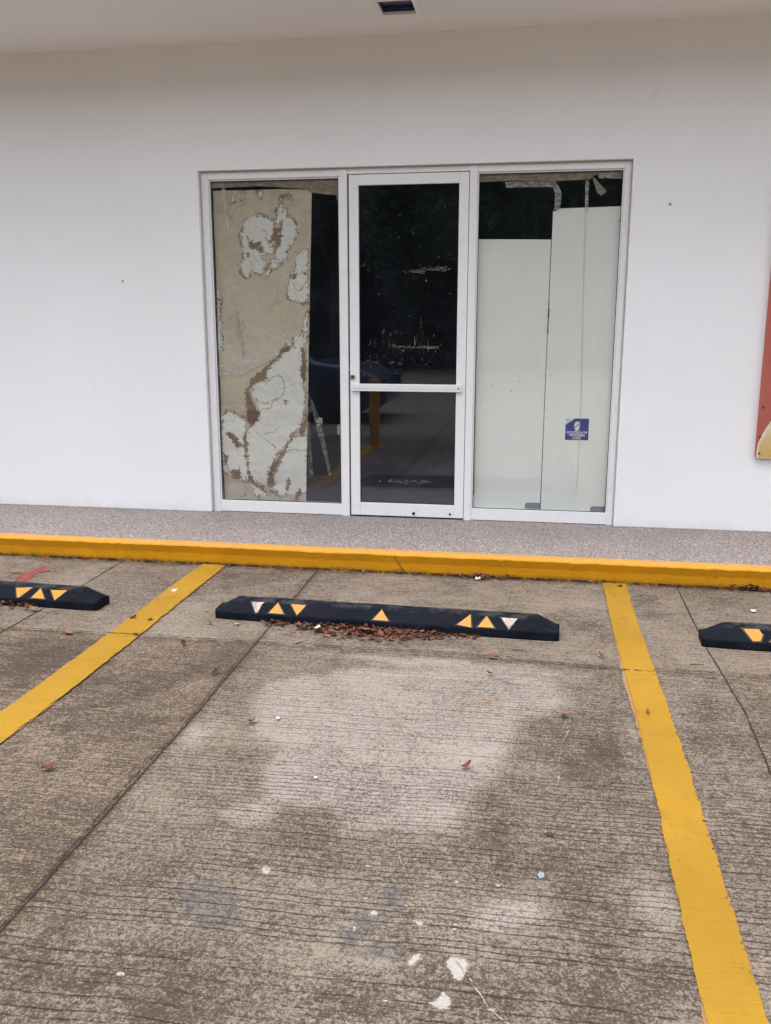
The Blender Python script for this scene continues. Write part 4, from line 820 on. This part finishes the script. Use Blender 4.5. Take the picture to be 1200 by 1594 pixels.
for i in range(40): spots.append((r.gauss(1.24, .06), -.955-abs(r.gauss(0, .012)), GZ+.012+r.uniform(0, .02), r.uniform(.015, .045)))
pile('leaf_litter', spots, 'bits of dry leaf and dirt along the foot of the yellow kerb', seed=3)
spots = []
for i in range(330):
    x_ = r.uniform(-3.4, 1.7); y_ = -1.0-abs(r.gauss(0, 1.0)); 
    if y_ < -4.5: continue
    spots.append((x_, y_, GZ+.010, r.uniform(.004, .010)))
pile('debris', spots, 'tiny dark crumbs and leaf bits scattered over the concrete', 'debris', seed=4)
SC = [((392, 1127), .040, 1, 'reddish brown curled leaf on the pale patch nearest the left edge of that patch'), ((727, 1198), .042, 0, 'rust coloured leaf lying on the pale patch toward its right side'),
 ((75, 1200), .050, 0, 'flat rusty leaf on the dark slab below the left yellow line'), ((762, 1052), .034, 0, 'small rust leaf just below the cross joint right of centre'),
 ((767, 1026), .045, 4, 'tan leaf on the cross joint below the right end of the middle wheel stop'), ((935, 1024), .034, 1, 'square brown leaf left of the right yellow line above the cross joint'),
 ((878, 1117), .040, 2, 'faded brown leaf on the dark patch left of the right yellow line'), ((335, 1050), .040, 5, 'dark curled leaf beside the long joint left of the pale patch'),
 ((208, 964), .040, 5, 'dark leaf between the left wheel stop and left yellow line'), ((234, 967), .038, 1, 'brown leaf lying on the left yellow line level with the wheel stops'),
 ((106, 988), .060, 2, 'pale brown leaf on the cross joint below the left wheel stop'), ((286, 1005), .038, 5, 'dark leaf just below the cross joint beside the left yellow line'),
 ((52, 952), .060, 2, 'large tan leaf in front of the left wheel stop'), ((965, 915), .030, 3, 'small brown leaf at the kerb end of the right yellow line'), ((1008, 1113), .048, 4, 'narrow brown leaf lying across the right yellow line'),
 ((212, 991), .030, 3, 'small dark leaf lying on the left yellow line at the cross joint'), ((327, 972), .028, 1, 'little brown leaf near the left tip of the middle wheel stop')]
SCW = [(-1.035,-3.091),(-0.19,-3.309),(-1.614,-3.558),(-0.158,-2.462),(-0.153,-2.262),(0.336,-2.164),(0.152,-2.833),(-1.345,-2.647),(-2.022,-2.013),(-1.923,-2.027),(-2.239,-2.285),(-1.618,-2.333),(-2.604,-1.984),(0.52,-1.022),(0.477,-2.755),(-1.895,-2.255),(-1.601,-2.023)]
for i, ((_, size, ci, lab), (a, b)) in enumerate(zip(SC, SCW)):
    rq = random.Random(100+i); v_, f_, c_ = leaf_geo(rq, size, Vector((0, 0, .012 if ci not in (4,) else .016)), rq.uniform(0, 6.28), rq.gauss(0, .15), rq.gauss(0, .15), rq.uniform(.2, .9), LEAFC[ci], .36 if i != 14 else .12)
    o = mesh_obj('fallen_leaf', v_, f_, 'leaf'); cattr(o.data, np.array(c_)); o.location = (a, b, GZ); tag(o, lab, 'leaf', 'single leaves on the concrete')
def twig(a, b, L_, rz, lab, rad=.002):
    bm = bmesh.new(); P = [Vector((-.5*L_, 0, rad)), Vector((-.1*L_, .03*L_, rad*1.6)), Vector((.5*L_, 0, rad))]; rings = []
    for p, q in zip(P, (1., .9, .6)): rings.append([bm.verts.new(p+Vector((0, math.cos(t)*rad*q, math.sin(t)*rad*q))) for t in (0, 1.26, 2.51, 3.77, 5.03)])
    for A, B in zip(rings, rings[1:]):
        for i in range(5): bm.faces.new((A[i], A[(i+1) % 5], B[(i+1) % 5], B[i]))
    bm.faces.new(rings[0]); bm.faces.new(rings[-1][::-1]); o = bm_obj('twig', bm, 'bark'); o.location = (a, b, GZ); o.rotation_euler.z = rz; tag(o, lab, 'twig', 'twigs on the concrete')
for (a, b), L_, rz, lab in zip([(-1.685,-3.047),(0.794,-2.338),(-0.037,-2.136),(0.759,-2.18),(-1.072,-2.197)], (.07, .05, .07, .06, .08), (.05, .0, -.05, .2, .9),
    ('dark twig on the slab below the left yellow line', 'thin twig on the slab below the right wheel stop', 'thin straight twig below the right end of the middle wheel stop', 'short twig beside the long joint right of the right yellow line', 'dark twig at the left end of the leaf drift')): twig(a, b, L_, rz, lab)
def crumple(name, loc, size, mat, lab, cat, flat_=.5, seed=0):
    bm = bmesh.new(); bmesh.ops.create_icosphere(bm, subdivisions=2, radius=size); rq = random.Random(seed)
    for v in bm.verts: v.co = Vector((v.co.x*rq.uniform(.7, 1.3), v.co.y*rq.uniform(.5, 1.), max(-size*.3, v.co.z*flat_*rq.uniform(.5, 1.3))))
    o = bm_obj(name, bm, mat); o.location = (loc[0], loc[1], GZ+size*.3+.004); return tag(o, lab, cat)
crumple('foil_wrapper', [(-0.304,-1.001)][0],   .021, 'foil', 'crumpled silver wrapper among leaves at the foot of the kerb', 'litter', .7, 1)
crumple('plastic_scrap', [(-0.417,-0.937)][0], .016, 'bluescrap', 'small blue scrap beside the silver wrapper at the kerb', 'litter', .6, 2)
crumple('plastic_scrap', [(-1.462,-2.01)][0], .014, 'foil', 'tiny clear plastic scrap below the left end of the middle wheel stop', 'litter', .3, 3)
def scrap(pts, lab, lift=.008, tilt=.0):
    bm = bmesh.new(); c_ = np.mean(pts, 0); poly_prism(bm, [(a-c_[0], b-c_[1]) for a, b in pts], lambda a, b, t: (a, b, t+a*tilt), .001); o = bm_obj('paper_scrap', bm, 'whitepaper'); o.location = (c_[0], c_[1], GZ+lift); return tag(o, lab, 'paper scrap', 'white paper scraps on the concrete')
scrap([(1.17,-1.338),(1.197,-1.334),(1.193,-1.367),(1.167,-1.382)], 'white paper scrap above the right wheel stop')
scrap([(-0.956,-3.037),(-0.949,-3.025),(-0.937,-3.04),(-0.944,-3.053)], 'white paper scrap on the pale patch beside the reddish leaf')
scrap([(-0.698,-3.462),(-0.691,-3.452),(-0.682,-3.463),(-0.691,-3.469)], 'white paper scrap in the lower middle of the pale patch')
scrap([(-1.047,-2.056),(-1.03,-2.015),(-1.013,-2.06),(-1.033,-2.072)], 'white paper scrap among the leaves by the middle wheel stop', .030, .3)
scrap([(-2.023,-1.513),(-2,-1.484),(-1.988,-1.532),(-2.005,-1.547)], 'white paper scrap beside the upper end of the left yellow line')

# ================================================================ WHAT THE GLASS REFLECTS
# bollard at the outer end of the left bay line
bo = empty('bollard', (-1.93, -4.42, GZ)); tag(bo, 'square orange yellow bollard at the outer end of the left yellow line', 'bollard')
bm = bmesh.new(); box(bm, -.055, .055, -.055, .055, 0, .82); bm_obj('post', bm, 'bollard', bo, bevel=.012)
bm = bmesh.new(); box(bm, -.10, .10, -.10, .10, 0, .012); bm_obj('base_plate', bm, 'bollard', bo, bevel=.003)
# dark car standing across the aisle
car = empty('parked_car', (-4.35, -7.6, GZ-.02)); tag(car, 'dark blue saloon car parked behind the left bay seen in the glass', 'car')
side = [(-2.15, .35), (-2.18, .62), (-2.05, .88), (-1.55, .93), (-1.05, 1.30), (-.55, 1.40), (.15, 1.39), (.55, 1.28), (1.10, .93), (1.75, .84), (2.10, .68), (2.18, .45), (2.12, .28), (-2.1, .26)]
V = []; F = []; n = len(side)
for yq in (-.86, -.80, 0, .80, .86):
    for (a, b) in side:
        nar = .80 if b > 1.0 else 1.
        V.append((a*(1 if abs(yq) < .82 else .985), yq*nar, b+(.015 if yq == 0 and b > .9 else 0)))
for k in range(4):
    for i in range(n): F.append((k*n+i, k*n+(i+1) % n, (k+1)*n+(i+1) % n, (k+1)*n+i))
F.append(tuple(range(n-1, -1, -1))); F.append(tuple(range(4*n, 5*n)))
cb = mesh_obj('body', V, F, 'carpaint', car, smooth=False); bv = cb.modifiers.new('b', 'BEVEL'); bv.width = .05; bv.segments = 3; bv.limit_method = 'ANGLE'
for sgn in (-1, 1):
    for pts in ([(-1.35, .97), (-.95, 1.26), (-.55, 1.33), (-.35, 1.33), (-.35, .97)], [(-.28, .97), (-.28, 1.33), (.15, 1.32), (.5, 1.22), (.92, .97)]):
        bm = bmesh.new(); poly_prism(bm, pts, lambda a, b, t: (a, sgn*(.77-(b-.97)*.12+.07*0+t), b), .02 if sgn > 0 else .02); bm_obj('side_window', bm, 'carglass', car)
bm = bmesh.new(); vv_ = [bm.verts.new(p) for p in ((.60, -.58, 1.285), (.60, .58, 1.285), (1.08, .66, .965), (1.08, -.66, .965), (.58, -.58, 1.27), (.58, .58, 1.27), (1.05, .66, .94), (1.05, -.66, .94))]
for q in ((0, 1, 2, 3), (7, 6, 5, 4), (0, 4, 5, 1), (1, 5, 6, 2), (2, 6, 7, 3), (3, 7, 4, 0)): bm.faces.new([vv_[i] for i in q])
bm_obj('windscreen', bm, 'carglass', car)
for a in (-1.35, 1.35):
    for b in (-.80, .80):
        bm = bmesh.new(); cyl(bm, (a, b, .31), .31, .20, 'Y', 32); wh = bm_obj('wheel', bm, 'tyre', car, bevel=.03)
        bm = bmesh.new(); cyl(bm, (a, b*1.128, .31), .20, .02, 'Y', 24); bm_obj('rim', bm, 'tyre', wh)
for b in (-.62, .62):
    bm = bmesh.new(); box(bm, 2.08, 2.17, b-.16, b+.16, .60, .70); bm_obj('headlight', bm, 'carglass', car, bevel=.02)
# trees on the far side of the aisle
def tree_meshes(seed, H, rad):
    rq = random.Random(seed); g_ = np.random.default_rng(seed); V = []; F = []
    def limb(p, q, r0, r1):
        ax = (q-p).normalized(); s1 = ax.orthogonal().normalized(); s2 = ax.cross(s1); o = len(V)
        for c_, rr_ in ((p, r0), (p.lerp(q, .5)+s1*r0*.4, (r0+r1)/2), (q, r1)):
            for i in range(8): t = i*math.pi/4; V.append(c_+s1*math.cos(t)*rr_+s2*math.sin(t)*rr_)
        for k in range(2):
            for i in range(8): F.append((o+k*8+i, o+k*8+(i+1) % 8, o+k*8+8+(i+1) % 8, o+k*8+8+i))
    top = Vector((rq.uniform(-.3, .3), rq.uniform(-.3, .3), H*.45)); limb(Vector((0, 0, -.1)), top, .20, .13); tips = [top]
    for i in range(8):
        a = i*.785+rq.uniform(-.3, .3); q = Vector((math.cos(a)*rad*.6, math.sin(a)*rad*.6, H*rq.uniform(.5, .85))); st = Vector((0, 0, H*.2)).lerp(top, rq.uniform(.4, 1)); limb(st, q, .085, .03); tips.append(q)
    cl = [(g_.normal(0, .38, 3)*np.array([rad, rad, H*.26])+np.array([0, 0, H*.60])) for _ in range(60)]+[np.array([math.cos(t)*rad*.8, math.sin(t)*rad*.8, H*g_.uniform(.12, .55)]) for t in np.linspace(0, 6.2, 22)]
    LV = []; LF = []; LC = []
    for c_ in cl:
        sz = g_.uniform(.35, .75); base = np.array([.035, .065, .020])*g_.uniform(.6, 1.6)
        for _ in range(75):
            p = c_+g_.normal(0, sz*.55, 3); p[2] = max(.25, p[2]); a = g_.normal(0, 1, 3); a /= np.linalg.norm(a); b = np.cross(a, g_.normal(0, 1, 3)); b /= np.linalg.norm(b); s_ = g_.uniform(.07, .14); o = len(LV)
            LV += [tuple(p-a*s_), tuple(p+b*s_*.45), tuple(p+a*s_), tuple(p-b*s_*.45)]; LF.append((o, o+1, o+2, o+3)); LC += [base*g_.uniform(.8, 1.25)]*4
    return (V, F), (LV, LF, LC)
variants = []
for k in range(2):
    (tv, tf), (lv, lf, lc) = tree_meshes(50+k, 7.2+k*.8, 2.7)
    t_ = mesh_obj('trunk', tv, tf, 'bark', smooth=True); c_ = mesh_obj('crown', lv, lf, 'foliage'); cattr(c_.data, np.array(lc)); variants.append((t_, c_))
tl = ['dense tree far behind the camera, first from the left of the row', 'dense tree far behind the camera, second from the left of the row', 'dense tree far behind the camera, third from the left of the row', 'dense tree far behind the camera, fourth from the left of the row', 'dense tree far behind the camera, fifth from the left of the row', 'dense tree far behind the camera, sixth from the left of the row', 'dense tree far behind the camera, seventh from the left of the row']
used = set()
for i, (a, b, sc) in enumerate([(-19, -22.5, 1.0), (-14.6, -21.6, 1.1), (-10.4, -22.4, .98), (-6.4, -21.8, 1.08), (-2.2, -22.3, 1.0), (2.2, -21.7, 1.1), (6.8, -22.4, 1.0)]):
    rt = empty('tree', (a, b, GZ), i*1.3); rt.scale = (sc, sc, sc); tag(rt, tl[i], 'tree', 'trees across the aisle')
    for p_ in variants[i % 2]:
        q_ = p_ if i % 2 not in used or (p_.parent is None) else p_.copy()
        if q_ is not p_: COL.objects.link(q_)
        q_.parent = rt
    used.add(i % 2)

# dense foliage mass added behind the trees to shut out sky in the glass
g_ = np.random.default_rng(77); n_ = 52000
P_ = np.c_[g_.uniform(-26, 14, n_), -23.6+g_.normal(0, .55, n_), GZ+8.2*g_.uniform(0, 1, n_)**.85+g_.normal(0, .12, n_)]
A_ = g_.normal(0, 1, (n_, 3)); A_ /= np.linalg.norm(A_, axis=1)[:, None]; B_ = np.cross(A_, g_.normal(0, 1, (n_, 3))); B_ /= np.linalg.norm(B_, axis=1)[:, None]; s_ = g_.uniform(.20, .36, n_)[:, None]
LV = np.stack([P_-A_*s_, P_+B_*s_*.5, P_+A_*s_, P_-B_*s_*.5], 1).reshape(-1, 3)
hd = mesh_obj('foliage_backdrop', LV.tolist(), np.arange(4*n_).reshape(-1, 4).tolist(), 'foliage')
cattr(hd.data, np.repeat(np.array([.03, .05, .018])*g_.uniform(.5, 1.5, (n_, 1)), 4, 0)); tag(hd, 'unseen dark green foliage mass added behind the trees to darken the glass reflection', 'foliage_backdrop')
